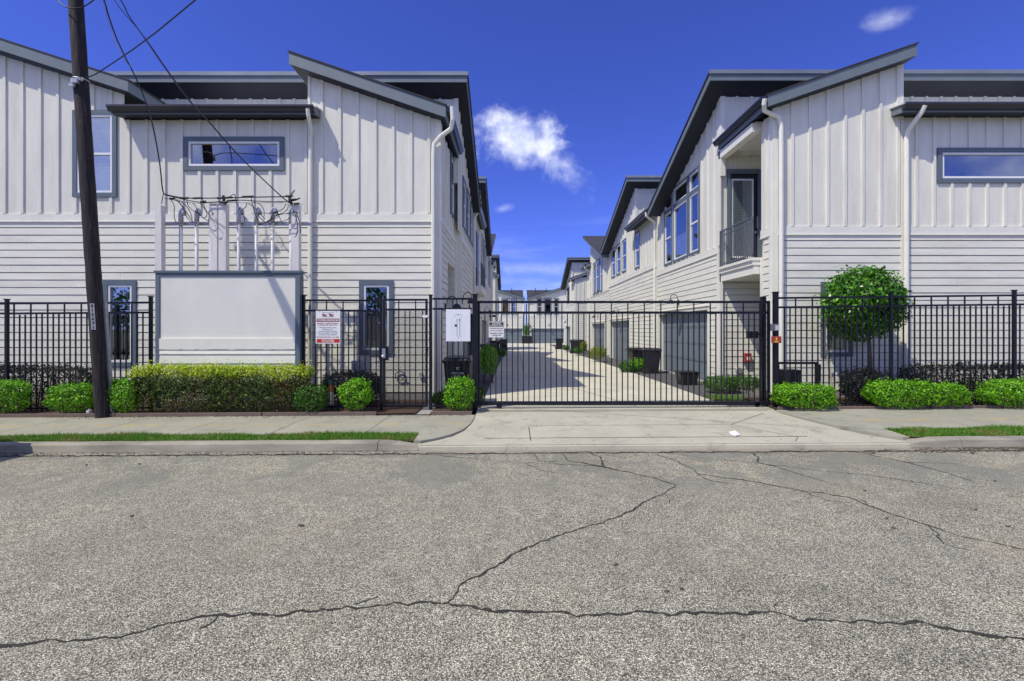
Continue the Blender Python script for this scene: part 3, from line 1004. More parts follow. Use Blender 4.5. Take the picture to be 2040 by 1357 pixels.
def window(fr, par, u0, u1, v0, v1, kind='fixed', trim=0.10, blind=None, top_rail=None, name='window'):
    """slate surround, white frame, glass, something behind the glass"""
    mb = MB()
    t = trim
    fr.box(mb, u0, u1, v1 - t, v1, -0.02, 0.052)
    fr.box(mb, u0, u1, v0, v0 + t, -0.02, 0.052)
    fr.box(mb, u0, u0 + t, v0 + t + 0.001, v1 - t - 0.001, -0.02, 0.05)
    fr.box(mb, u1 - t, u1, v0 + t + 0.001, v1 - t - 0.001, -0.02, 0.05)
    w = mb.build(name, M['slate'], par)
    a, b, c, d = u0 + t + .001, u1 - t - .001, v0 + t + .001, v1 - t - .001
    fw = 0.05 if kind != 'narrow' else 0.04
    mb = MB()
    fr.box(mb, a, b, d - fw, d, -0.03, 0.036)
    fr.box(mb, a, b, c, c + fw, -0.03, 0.036)
    fr.box(mb, a, a + fw, c + fw + .001, d - fw - .001, -0.03, 0.034)
    fr.box(mb, b - fw, b, c + fw + .001, d - fw - .001, -0.03, 0.034)
    mb.build('frame', M['vinyl'], w)
    a, b, c, d = a + fw, b - fw, c + fw, d - fw
    if kind == 'double':
        mid = (c + d) / 2 if top_rail is None else top_rail
        mb = MB()
        fr.box(mb, a + .001, b - .001, mid - 0.025, mid + 0.025, -0.025, 0.03)
        mb.build('sash_rail', M['vinyl'], w)
        for p, q, ww in ((c, mid - 0.026, 0.0), (mid + 0.026, d, 0.012)):
            mb = MB()
            fr.box(mb, a, b, p, q, ww - 0.006, ww)
            mb.build('pane', M['glass'], w)
    else:
        mb = MB()
        fr.box(mb, a, b, c, d, -0.006, 0.0)
        mb.build('pane', M['glass'], w)
    # room behind: recess, with blind or curtain
    mb = MB()
    D = -0.5
    A, B, C_, D_ = a - 0.02, b + 0.02, c - 0.02, d + 0.02
    for x0, x1, y0, y1, w0, w1 in ((A - 0.02, A, C_, D_, D, -0.031), (B, B + 0.02, C_, D_, D, -0.031), (A - 0.02, B + 0.02, C_ - 0.02, C_, D, -0.031),
                                   (A - 0.02, B + 0.02, D_, D_ + 0.02, D, -0.031), (A - 0.02, B + 0.02, C_ - 0.02, D_ + 0.02, D - 0.02, D - 0.001)):
        fr.box(mb, x0, x1, y0, y1, w0, w1)
    mb.build('room_recess', M['interior'], w)
    if blind:
        bm_, frac0, frac1 = blind
        mb = MB()
        fr.box(mb, a - 0.01, b + 0.01, c + (d - c) * frac0, c + (d - c) * frac1, -0.075, -0.06)
        mb.build('blind' if bm_ != 'curtain' else 'curtain', M[bm_], w)
    return w


def garage(fr, par, u0, u1, v0, v1, sections=4, cols=4, deep=0.16, ridge=True):
    mb = MB()
    t = 0.10
    fr.box(mb, u0 - t, u0, v0, v1 + t, -deep, 0.045)
    fr.box(mb, u1, u1 + t, v0, v1 + t, -deep, 0.045)
    fr.box(mb, u0 + .001, u1 - .001, v1, v1 + t, -deep, 0.045)
    fr.box(mb, u0 - t - 0.03, u1 + t + 0.03, v1 + t + 0.001, v1 + t + 0.03, -0.01, 0.075)
    mb.build('garage_surround', M['trim'], par)
    mb = MB()
    fr.box(mb, u0, u1, v0, v1, -deep - 0.04, -deep)
    d = mb.build('garage_door', M['door'], par)
    h = (v1 - v0) / sections
    for r in range(sections):
        for c in range(cols):
            w = (u1 - u0) / cols
            mb = MB()
            fr.box(mb, u0 + c * w + 0.05, u0 + (c + 1) * w - 0.05, v0 + r * h + 0.05, v0 + (r + 1) * h - 0.05, -deep + 0.001, -deep + 0.010)
            mb.build('panel', M['door'], d)
    mb = MB()
    for r in range(1, sections):
        fr.box(mb, u0 + 0.002, u1 - 0.002, v0 + r * h - 0.006, v0 + r * h + 0.006, -deep - 0.002, -deep + 0.003)
    mb.build('section_joint', M['gutter'], d)
    mb = MB()
    fr.box(mb, u0, u1, v0 - 0.4, v0 - 0.004, -deep - 0.3, 0.04)
    mb.build('garage_sill', M['found'], par)
    return d


def downspout(par, path, r=0.044, label=None):
    mb = MB()
    mb.tube(path, r, 8)
    o = mb.build('downspout', M['trim'], par, smooth=False)
    return o


def gutter(par, a, b, out, depth=0.12, h=0.13, mat=None):
    """K-style gutter from a to b; out = unit direction it faces; a.z is the top"""
    a, b, out = Vector(a), Vector(b), Vector(out)
    prof = [(0, 0), (0, -h), (depth * 0.55, -h), (depth * 0.72, -h * 0.62), (depth, -h * 0.30), (depth, 0.0), (depth - 0.012, 0.0), (depth - 0.012, -0.02), (0.01, -0.02)]
    mb = MB()
    mb.prism([a + out * p + Vector((0, 0, q)) for p, q in prof], [b + out * p + Vector((0, 0, q)) for p, q in prof])
    return mb.build('gutter', mat or M['gutter'], par)


def slab(par, quad, th, shingle=0.035, over=0.03, mat=None, cover=None):
    """roof slab: quad = 4 top corners in order; painted body plus shingle layer on top"""
    q = [Vector(p) for p in quad]
    mb = MB()
    mb.prism([p - Vector((0, 0, th)) for p in q], q)
    mb.build('fascia', mat or M['fascia'], par)
    c = sum(q, Vector()) / 4
    mb = MB()
    i_ = [c + (p - c) * (1 - 0.022 / max((p - c).length, 0.3) * 1.4) for p in q]
    mb.prism([p - Vector((0, 0, th + 0.008)) for p in i_], [p - Vector((0, 0, th + 0.001)) for p in i_])
    mb.build('soffit', M['soffit'], par)
    e = []
    for p in q:
        d = p - c
        d.z = 0
        k = 1 + over / max(d.length, 1e-3) * 1.2
        # follow the roof plane when growing outward
        e.append(c + (p - c) * k)
    mb = MB()
    mb.prism([p + Vector((0, 0, 0.003)) for p in e], [p + Vector((0, 0, shingle)) for p in e])
    return mb.build('roof', cover or M['shingle'], par)


def lamp(fr, par, u, v):
    """gooseneck wall lamp"""
    mb = MB()
    fr.box(mb, u - 0.05, u + 0.05, v - 0.08, v + 0.08, 0.03, 0.055)
    pts = [fr.p(u, v, 0.05)]
    for i in range(9):
        a = math.pi * i / 8
        pts.append(fr.p(u, v + 0.16 + 0.12 * math.sin(a), 0.08 + 0.12 * (1 - math.cos(a))))
    pts.append(fr.p(u, v + 0.08, 0.32))
    mb.tube(pts, 0.013, 6)
    l = mb.build('wall_lamp', M['lampmetal'], par)
    mb = MB()
    mb.tube([fr.p(u, v + 0.10, 0.32), fr.p(u, v + 0.06, 0.32), fr.p(u, v - 0.05, 0.32)], 0.03, 10, r1=0.14)
    mb.build('lamp_shade', M['lampmetal'], l)


def railing(fr, par, u0, u1, v0, v1, w, pitch=0.115):
    mb = MB()
    fr.box(mb, u0, u1, v1 - 0.03, v1, w - 0.02, w + 0.02)
    fr.box(mb, u0, u1, v0 + 0.06, v0 + 0.09, w - 0.016, w + 0.016)
    fr.box(mb, u0, u1, v1 - 0.16, v1 - 0.135, w - 0.012, w + 0.012)
    r = mb.build('railing', M['railgrey'], par)
    n = int((u1 - u0) / pitch)
    for i in range(n + 1):
        u = u0 + 0.02 + (u1 - u0 - 0.04) * i / n
        mb = MB()
        k = 0.02 if i in (0, n) else 0.009
        fr.box(mb, u - k, u + k, v0, v1 - 0.031, w - k, w + k)
        mb.build('baluster', M['railgrey'], r)
    return r


def const(z):
    return lambda u: z


def line(u0, z0, u1, z1):
    return lambda u: z0 + (z1 - z0) * (u - u0) / (u1 - u0)


def FX(px):
    return fz(px, YW)


def FZ(py):
    return zz(py, YW)


XL, XLW = -1.58, -1.72          # left alley wall, left wing wall
XR, XRW = 5.90, 6.10            # right alley wall, right wing wall
frF = Fr((0, YW, 0), (1, 0), (0, -1))
frL = Fr((XL, 0, 0), (0, 1), (1, 0))
frLW = Fr((XLW, 0, 0), (0, 1), (1, 0))
frR = Fr((XR, 0, 0), (0, 1), (-1, 0))
frRW = Fr((XRW, 0, 0), (0, 1), (-1, 0))

ZS = 0.18        # bottom of siding
# ---------------------------------------------------------------- left front house
h1 = thing('townhouse', 'white board and batten townhouse behind the screen wall and utility pole', 'townhouse', (-6, 13, 0))
BL0, BL1 = FZ(441), FZ(426.5)
w_left = (FX(147.5), FX(235), FZ(393.5), FZ(221))
w_clere = (FX(368), FX(567.5), FZ(341), FZ(274))
w_lo1 = (FX(208.5), FX(274), FZ(730), FZ(559.5))
w_lo2 = (FX(716.5), FX(784.5), FZ(706), FZ(559.5))
XA, XB, XC = -15.0, FX(617), XLW
frontA = [w_left, w_clere, w_lo1]
frontB = [w_lo2]
siding(frF, h1, XA, XB - 0.03, ZS, BL0 - 0.03, frontA)
siding(frF, h1, XB + 0.03, XC - 0.10, ZS, BL0 - 0.03, frontB)
belt(frF, h1, XA, XB - 0.03, BL0, BL1)
belt(frF, h1, XB + 0.03, XC - 0.10, BL0, BL1)
XS_ = FX(248)
tl = line(FX(0), FZ(110), FX(249), FZ(189))


def topA(u):
    return tl(u) if u < XS_ else FZ(240)


topA.breaks = (XS_,)
bb(frF, h1, XA, XB - 0.03, BL1 + 0.002, topA, frontA, FX(293.5), 0.4146)
tr_ = line(FX(625.5), FZ(154), FX(882), FZ(241))
bb(frF, h1, XB + 0.03, XC - 0.10, BL1 + 0.002, tr_, frontB, FX(748.5), 0.4169)
mb = MB()
frF.poly(mb, [(XB - 0.028, 0.1), (XB + 0.028, 0.1), (XB + 0.028, tr_(XB)), (XB - 0.028, tr_(XB))], 0.0, 0.04)
mb.build('corner_board', M['trim'], h1)
mb = MB()
frF.poly(mb, [(XC - 0.099, 0.12), (XC + 0.034, 0.12), (XC + 0.034, tr_(XC) + 0.02), (XC - 0.099, tr_(XC - 0.1))], -0.004, 0.042)
mb.build('corner_board', M['trim'], h1)
# body of the house so that no light passes between the boards, with window holes left open in front of it
mb = MB()
mb.box(XA, XC - 0.02, YW + 0.55, YW + 0.60, -0.4, 6.5)
mb.box(XC - 0.6, XC - 0.55, YW + 0.61, 11.75, -0.4, 6.5)
mb.build('inner_wall', M['interior'], h1)
mb = MB()
mb.box(XA, XC - 0.005, YW - 0.012, YW + 0.3, -0.4, ZS - 0.004)
mb.build('foundation', M['found'], h1)
window(frF, h1, *w_left, kind='double', blind=('blind', 0.0, 1.0))
window(frF, h1, *w_clere, kind='fixed', trim=0.105)
window(frF, h1, *w_lo1, kind='fixed', trim=0.10)
window(frF, h1, *w_lo2, kind='fixed', trim=0.10, blind=('screen', 0.0, 0.55))
# wing roofs
YR = 10.30
rl = line(fz(578, YR), zz(105, YR), fz(886, YR), zz(210, YR))
xa, xb = fz(576, YR), fz(888, YR)
slab(h1, [(xa, YR, rl(xa)), (xb, YR, rl(xb)), (xb, 12.8, rl(xb)), (xa, 12.8, rl(xa))], 0.265)
gutter(h1, (xb + 0.005, YR + 0.02, rl(xb) + 0.02), (xb + 0.005, 12.9, rl(xb) + 0.02), (1, 0, 0))
ll = line(fz(0, YR), zz(78.5, YR), fz(255, YR), zz(161, YR))
xa, xb = XA, fz(255, YR)
slab(h1, [(xa, YR, ll(xa)), (xb, YR, ll(xb)), (xb, 12.79, ll(xb)), (xa, 12.79, ll(xa))], 0.245)
# eyebrow roof over the middle
ye = 10.27
ze = zz(214, ye)
slab(h1, [(-9.13, ye, ze), (-4.50, ye, ze), (-4.50, 12.78, ze + 0.45), (-9.13, 12.78, ze + 0.45)], 0.16, cover=M['bounce_cover'])
gutter(h1, (-9.15, ye - 0.004, ze + 0.01), (-4.49, ye - 0.004, ze + 0.01), (0, -1, 0))
# tall rear part and its roof
frLH = Fr((0, 12.8, 0), (1, 0), (0, -1))
ZH = zz(179, 12.8)
bb(frLH, h1, -12.5, XL - 0.10, 6.3, const(ZH), [], -4.95, 0.4125)
mb = MB()
frLH.box(mb, XL - 0.099, XL + 0.034, 5.8, ZH, -0.004, 0.042)
mb.build('corner_board', M['trim'], h1)


def highroof(par, x0, x1, y0, y1, z, slope, front=True):
    s = -slope
    slab(par, [(x0, y0, z), (x1, y0, z), (x1, y1, z + s * (y1 - y0)), (x0, y1, z + s * (y1 - y0))], 0.20)
    if front:
        mb = MB()
        mb.box(x0 - 0.03, x1 + 0.03, y0 - 0.035, y0 - 0.004, z - 0.03, z + 0.075)
        mb.build('drip_edge', M['flash'], par)


highroof(h1, -13, -1.25, 12.30, 17.4, zz(149, 12.3), 0.44)
# alley side of the left front house
BA0, BA1 = 4.19, 4.37
hw = [(11.75, 13.15, -0.5, 3.42), (12.22, 13.02, 4.80, 6.50)]
siding(frLW, h1, YW + 0.035, 13.4, ZS, BA0 - 0.03, hw, joints=False)
belt(frLW, h1, YW + 0.035, 13.4, BA0, BA1)
bb(frLW, h1, YW + 0.10, 13.4, BA1 + 0.002, const(6.42), hw, YW + 0.5)
mb = MB()
frLW.box(mb, YW + 0.001, YW + 0.099, 0.12, 6.5, 0.0, 0.044)
frLW.box(mb, 13.3, 13.42, 0.12, 6.42, -0.13, 0.05)
mb.build('corner_board', M['trim'], h1)
mb = MB()
frL.box(mb, 13.421, 13.52, 0.1, 6.9, -0.22, 0.046)
mb.build('corner_board', M['trim'], h1)
window(frLW, h1, *hw[1], kind='double', blind=('screen', 0.0, 1.0))
mb = MB()      # entry recess
frLW.box(mb, 11.70, 11.749, 0.0, 3.42, -1.3, 0.0)
frLW.box(mb, 13.151, 13.2, 0.0, 3.42, -1.3, 0.0)
frLW.box(mb, 11.7, 13.2, 3.421, 3.46, -1.3, 0.0)
frLW.box(mb, 11.7, 13.2, 0.0, 3.42, -1.35, -1.301)
mb.build('entry_recess', M['siding'], h1)
mb = MB()
frLW.box(mb, 12.0, 12.95, 0.15, 2.3, -1.30, -1.25)
mb.build('entry_door', M['darkdoor'], h1)
lamp(frLW, h1, 11.25, 2.2)
hl = [(13.9, 18.45, -0.5, 2.32), (13.95, 14.95, 4.82, 6.42), (15.2, 16.2, 4.82, 6.42), (16.42, 17.38, 4.82, 6.30)]
siding(frL, h1, 13.42, 17.58, ZS, BA0 + 0.12, hl, joints=False)
belt(frL, h1, 13.42, 17.58, BA0 + 0.15, BA1 + 0.15)
bb(frL, h1, 12.9, 17.58, BA1 + 0.152, line(12.8, ZH + 0.02, 17.58, ZH + 0.02 - 0.44 * 4.78), hl, 13.2)
for h in hl[1:]:
    window(frL, h1, *h, kind='double', blind=('screen', 0.0, 0.6))
garage(frL, h1, 13.9, 18.4, alley(16), 2.25)
lamp(frL, h1, 13.68, 2.5)
downspout(h1, [(-1.38, 10.25, rl(fz(888, YR)) - 0.05), (-1.37, 10.27, 6.42), (-1.42, 10.36, 6.26), (-1.68, 10.46, 6.12), (-1.835, 10.49, 5.95), (-1.85, 10.495, 5.7), (-1.85, 10.495, 4.5), (-1.85, 10.495, 0.12)], 0.05)
xd = FX(612) - 0.0
downspout(h1, [(-4.62, 10.17, ze - 0.08), (-4.62, 10.20, ze - 0.22), (-4.66, 10.40, ze - 0.42), (-4.71, 10.52, ze - 0.55), (-4.715, 10.52, 4.4), (-4.715, 10.52, 0.12)])
mb = MB()
frF.box(mb, FX(704), FX(727), FZ(738), FZ(718), 0.036, 0.14)
mb.build('meter_box', M['pvc'], h1, bevel=0.008)
mb = MB()
frF.box(mb, FX(836), FX(842), FZ(752), FZ(741), 0.036, 0.08)
mb.build('outlet_box', M['pvc'], h1)
mb = MB()
mb.tube([frF.p(FX(x), FZ(y), 0.06) for x, y in ((800, 758), (806, 752), (806, 742), (798, 739), (790, 743), (789, 752), (796, 757), (812, 756))], 0.012, 6)
mb.build('cable_coil', M['cable'], h1)
# ---------------------------------------------------------------- right front house
h2 = thing('townhouse', 'white townhouse with the grey balcony railing right of the sliding gate', 'townhouse', (9, 13, 0))
BR0, BR1 = FZ(467), FZ(451.5)
r_clere = (FX(1865), FX(2066), FZ(365.5), FZ(296))
r_lo = (FX(1633), FX(1696.5), FZ(710), FZ(562))
RA, RB, RZ_ = XRW, FX(1795), 15.0
frontC = [r_lo]
frontD = [r_clere]
siding(frF, h2, RA + 0.10, RB - 0.03, ZS + 0.05, BR0 - 0.03, frontC)
siding(frF, h2, RB + 0.03, RZ_, ZS + 0.05, BR0 - 0.03, frontD)
belt(frF, h2, RA + 0.10, RB - 0.03, BR0, BR1)
belt(frF, h2, RB + 0.03, RZ_, BR0, BR1)
rt = line(FX(1553.7), FZ(206), FX(1789.5), FZ(128))
bb(frF, h2, RA + 0.10, RB - 0.03, BR1 + 0.002, rt, frontC, FX(1577), 0.4135)
bb(frF, h2, RB + 0.03, RZ_, BR1 + 0.002, const(FZ(235)), frontD, FX(1859), 0.4135)
mb = MB()
frF.poly(mb, [(RB - 0.028, 0.1), (RB + 0.028, 0.1), (RB + 0.028, rt(RB)), (RB - 0.028, rt(RB))], 0.0, 0.04)
frF.poly(mb, [(RB - 0.13, FZ(238)), (RB - 0.029, FZ(238)), (RB - 0.029, rt(RB)), (RB - 0.13, rt(RB - 0.13))], 0.0, 0.039)
mb.build('corner_board', M['trim'], h2)
mb = MB()
frF.poly(mb, [(RA - 0.034, 0.12), (RA + 0.099, 0.12), (RA + 0.099, rt(RA + 0.1)), (RA - 0.034, rt(RA) + 0.0)], -0.004, 0.042)
mb.build('corner_board', M['trim'], h2)
mb = MB()
mb.box(7.2, RZ_, YW + 0.55, YW + 0.60, -0.4, 6.5)
mb.build('inner_wall', M['interior'], h2)
mb = MB()
mb.box(RA + 0.01, RZ_, YW - 0.012, YW + 0.3, -0.4, ZS + 0.046)
mb.build('foundation', M['found'], h2)
window(frF, h2, *r_clere, kind='fixed', trim=0.105)
window(frF, h2, *r_lo, kind='fixed', trim=0.10, blind=('blind', 0.0, 0.6))
rr = line(fz(1530, YR), zz(190, YR), fz(1827, YR), zz(88, YR))
xa, xb = fz(1530, YR), fz(1827, YR)
slab(h2, [(xa, YR, rr(xa)), (xb, YR, rr(xb)), (xb, 12.8, rr(xb)), (xa, 12.8, rr(xa))], 0.255)
gutter(h2, (xa - 0.005, YR + 0.02, rr(xa) + 0.0), (xa - 0.005, 12.88, rr(xa) + 0.0), (-1, 0, 0))
zr = zz(209, ye)
slab(h2, [(8.86, ye, zr), (15, ye, zr), (15, 12.78, zr + 0.45), (8.86, 12.78, zr + 0.45)], 0.17, cover=M['bounce_cover'])
gutter(h2, (8.83, ye - 0.004, zr + 0.01), (15, ye - 0.004, zr + 0.01), (0, -1, 0))
ZHR = zz(173, 12.8)
bb(frLH, h2, XR + 0.10, 15.0, 6.6, const(ZHR), [], 6.33, 0.4125)
mb = MB()
frLH.box(mb, XR - 0.034, XR + 0.099, 6.0, ZHR, -0.004, 0.042)
mb.build('corner_board', M['trim'], h2)
highroof(h2, 5.36, 15.5, 12.30, 18.0, zz(145.5, 12.3), 0.40)
# alcove with balcony
YA0, YA1 = 11.08, 12.9
zpl = 3.42
for (z0, z1) in ((ZS, BR0),):
    siding(frRW, h2, YW + 0.10, YA0 - 0.11, ZS, BR0 - 0.03, [], joints=False)
belt(frRW, h2, YW + 0.035, YA0, BR0, BR1)
bb(frRW, h2, YW + 0.10, YA0, BR1 + 0.002, const(6.72), [], YW + 0.28)
mb = MB()
frRW.box(mb, YW + 0.001, YW + 0.099, 0.12, 6.7, 0.0, 0.044)
frRW.box(mb, YA0 - 0.105, YA0 - 0.002, 0.12, zpl - 0.02, -0.02, 0.044)
mb.build('corner_board', M['trim'], h2)
frA = Fr((0, YA1, 0), (1, 0), (0, -1))
siding(frA, h2, XR + 0.035, 7.4, ZS, zpl - 0.30, [], joints=False)
hd = [(6.10, 7.08, zpl, 6.22)]
bb(frA, h2, XR + 0.035, 7.4, zpl + 0.01, const(6.72), hd, 6.33, 0.4125)
mb = MB()
mb.box(7.42, 7.46, YA0, YA1 + 0.03, -0.2, 6.75)
mb.box(XRW + 0.02, 7.41, YA0 - 0.05, YA0 - 0.003, 0.1, 6.75)
mb.build('alcove_side', M['siding'], h2)
mb = MB()
mb.box(XR + 0.05, 7.45, YA0 + 0.01, YA1, 6.721, 6.76)
mb.build('alcove_ceiling', M['interior_white'], h2)
mb = MB()
mb.box(5.86, 6.05, YA0 - 0.01, YA1 - 0.01, 6.50, 6.72)
mb.build('eave_beam', M['trim'], h2)
# balcony door
mb = MB()
frA.box(mb, 6.10, 6.20, zpl, 6.22, 0.0, 0.05)
frA.box(mb, 6.98, 7.08, zpl, 6.22, 0.0, 0.05)
frA.box(mb, 6.201, 6.979, 6.10, 6.22, 0.0, 0.05)
mb.build('door_surround', M['slate'], h2)
mb = MB()
frA.box(mb, 6.201, 6.979, zpl, 6.10, -0.06, -0.02)
bd = mb.build('balcony_door', M['darkdoor'], h2)
mb = MB()
gx0, gx1, gz0, gz1 = 6.24, 6.87, zpl + 0.28, 5.96
frA.box(mb, gx0, gx1, gz1 - 0.05, gz1, -0.019, 0.0)
frA.box(mb, gx0, gx1, gz0, gz0 + 0.05, -0.019, 0.0)
frA.box(mb, gx0, gx0 + 0.045, gz0 + 0.051, gz1 - 0.051, -0.019, -0.001)
frA.box(mb, gx1 - 0.045, gx1, gz0 + 0.051, gz1 - 0.051, -0.019, -0.001)
mb.build('frame', M['vinyl'], bd)
mb = MB()
frA.box(mb, gx0 + 0.046, gx1 - 0.046, gz0 + 0.051, gz1 - 0.051, -0.018, -0.014)
mb.build('blind', M['blind'], bd)
mb = MB()
frA.box(mb, gx0 + 0.046, gx1 - 0.046, gz0 + 0.051, gz1 - 0.051, -0.010, -0.006)
mb.build('pane', M['glass'], bd)
mb = MB()
frA.box(mb, 6.90, 6.94, 4.4, 4.46, -0.019, 0.03)
mb.build('handle', M['chrome'], bd)
mb = MB()
mb.box(5.83, 7.4, YA0 - 0.02, YA1 - 0.05, zpl - 0.07, zpl)
mb.box(5.87, 7.4, YA0 + 0.0, YA1 - 0.05, zpl - 0.18, zpl - 0.071)
mb.box(5.91, 7.4, YA0 + 0.02, YA1 - 0.05, zpl - 0.40, zpl - 0.181)
mb.build('balcony', M['trim'], h2)
railing(frR, h2, YA0 + 0.0, YA1 - 0.08, zpl, zpl + 1.02, 0.02)
# alley side of the right front house
hr = [(13.56, 18.25, -0.5, 2.28), (14.22, 15.06, 4.10, 6.82), (15.16, 16.56, 4.10, 6.82), (16.66, 17.52, 4.10, 6.72)]
BQ0, BQ1 = 3.86, 4.04
siding(frR, h2, YA1 + 0.10, 18.5, ZS, BQ0 - 0.03, hr, joints=False)
belt(frR, h2, YA1 + 0.0, 18.5, BQ0, BQ1)
bb(frR, h2, YA1 + 0.10, 18.5, BQ1 + 0.002, line(12.8, ZHR, 18.5, ZHR - 0.40 * 5.7), hr, 13.25)
mb = MB()
frR.box(mb, YA1 + 0.001, YA1 + 0.099, 0.1, BQ0 - 0.03, 0.0, 0.044)
frR.box(mb, YA1 - 0.10, YA1 + 0.099, BQ1 + 0.002, ZHR - 0.05, 0.0, 0.04)
frR.box(mb, YA1 - 0.10, YA1 - 0.0, 0.1, zpl - 0.42, -0.05, 0.043)
mb.build('corner_board', M['trim'], h2)
for i, h in enumerate(hr[1:]):
    a, b, c, d = h
    window(frR, h2, a, b, c, 6.14, kind='fixed' if i == 1 else 'double', trim=0.075, blind=('screen' if i != 1 else 'blind', 0.0, 0.5 if i != 1 else 0.45))
    window(frR, h2, a, b, 6.142, d, kind='narrow', trim=0.06)
garage(frR, h2, 13.62, 18.2, 0.05, 2.26)
lamp(frR, h2, 16.0, 2.62)
mb = MB()
frR.box(mb, YA1 + 0.05, 13.45, -0.4, ZS - 0.005, -0.2, 0.012)
mb.build('foundation', M['found'], h2)
mb = MB()
mb.box(XR + 0.05, 7.4, YA1 - 0.012, YA1 + 0.1, -0.4, ZS - 0.005)
mb.build('foundation', M['found'], h2)
downspout(h2, [(5.74, 10.30, rr(fz(1530, YR)) - 0.08), (5.74, 10.33, 6.80), (5.80, 10.42, 6.70), (5.98, 10.48, 6.66), (6.16, 10.48, 6.58), (6.225, 10.49, 6.38), (6.23, 10.495, 4.0), (6.23, 10.495, 0.15)], 0.05)
downspout(h2, [(9.27, 10.17, zr - 0.06), (9.25, 10.24, zr - 0.20), (9.19, 10.36, zr - 0.36), (9.15, 10.47, zr - 0.52), (9.14, 10.495, zr - 0.7), (9.14, 10.495, 3.8), (9.14, 10.495, 0.15)], 0.05)
# fire box and vent on the alcove wall
mb = MB()
frA.box(mb, fz(1478.6, YA1), fz(1492.5, YA1), zz(721, YA1), zz(703.5, YA1), 0.03, 0.14)
fb = mb.build('fire_box', M['redbox'], h2, bevel=0.008)
mb = MB()
frA.box(mb, fz(1482.5, YA1), fz(1489, YA1), zz(717, YA1), zz(710.5, YA1), 0.141, 0.145)
mb.build('box_plate', M['signwhite'], fb)
mb = MB()
mb.tube([(fz(1470, YA1), YA1 - 0.03, zz(738, YA1)), (fz(1470, YA1), YA1 - 0.10, zz(738, YA1))], 0.09, 12)
mb.build('vent_cover', M['galv'], h2, bevel=0.01)


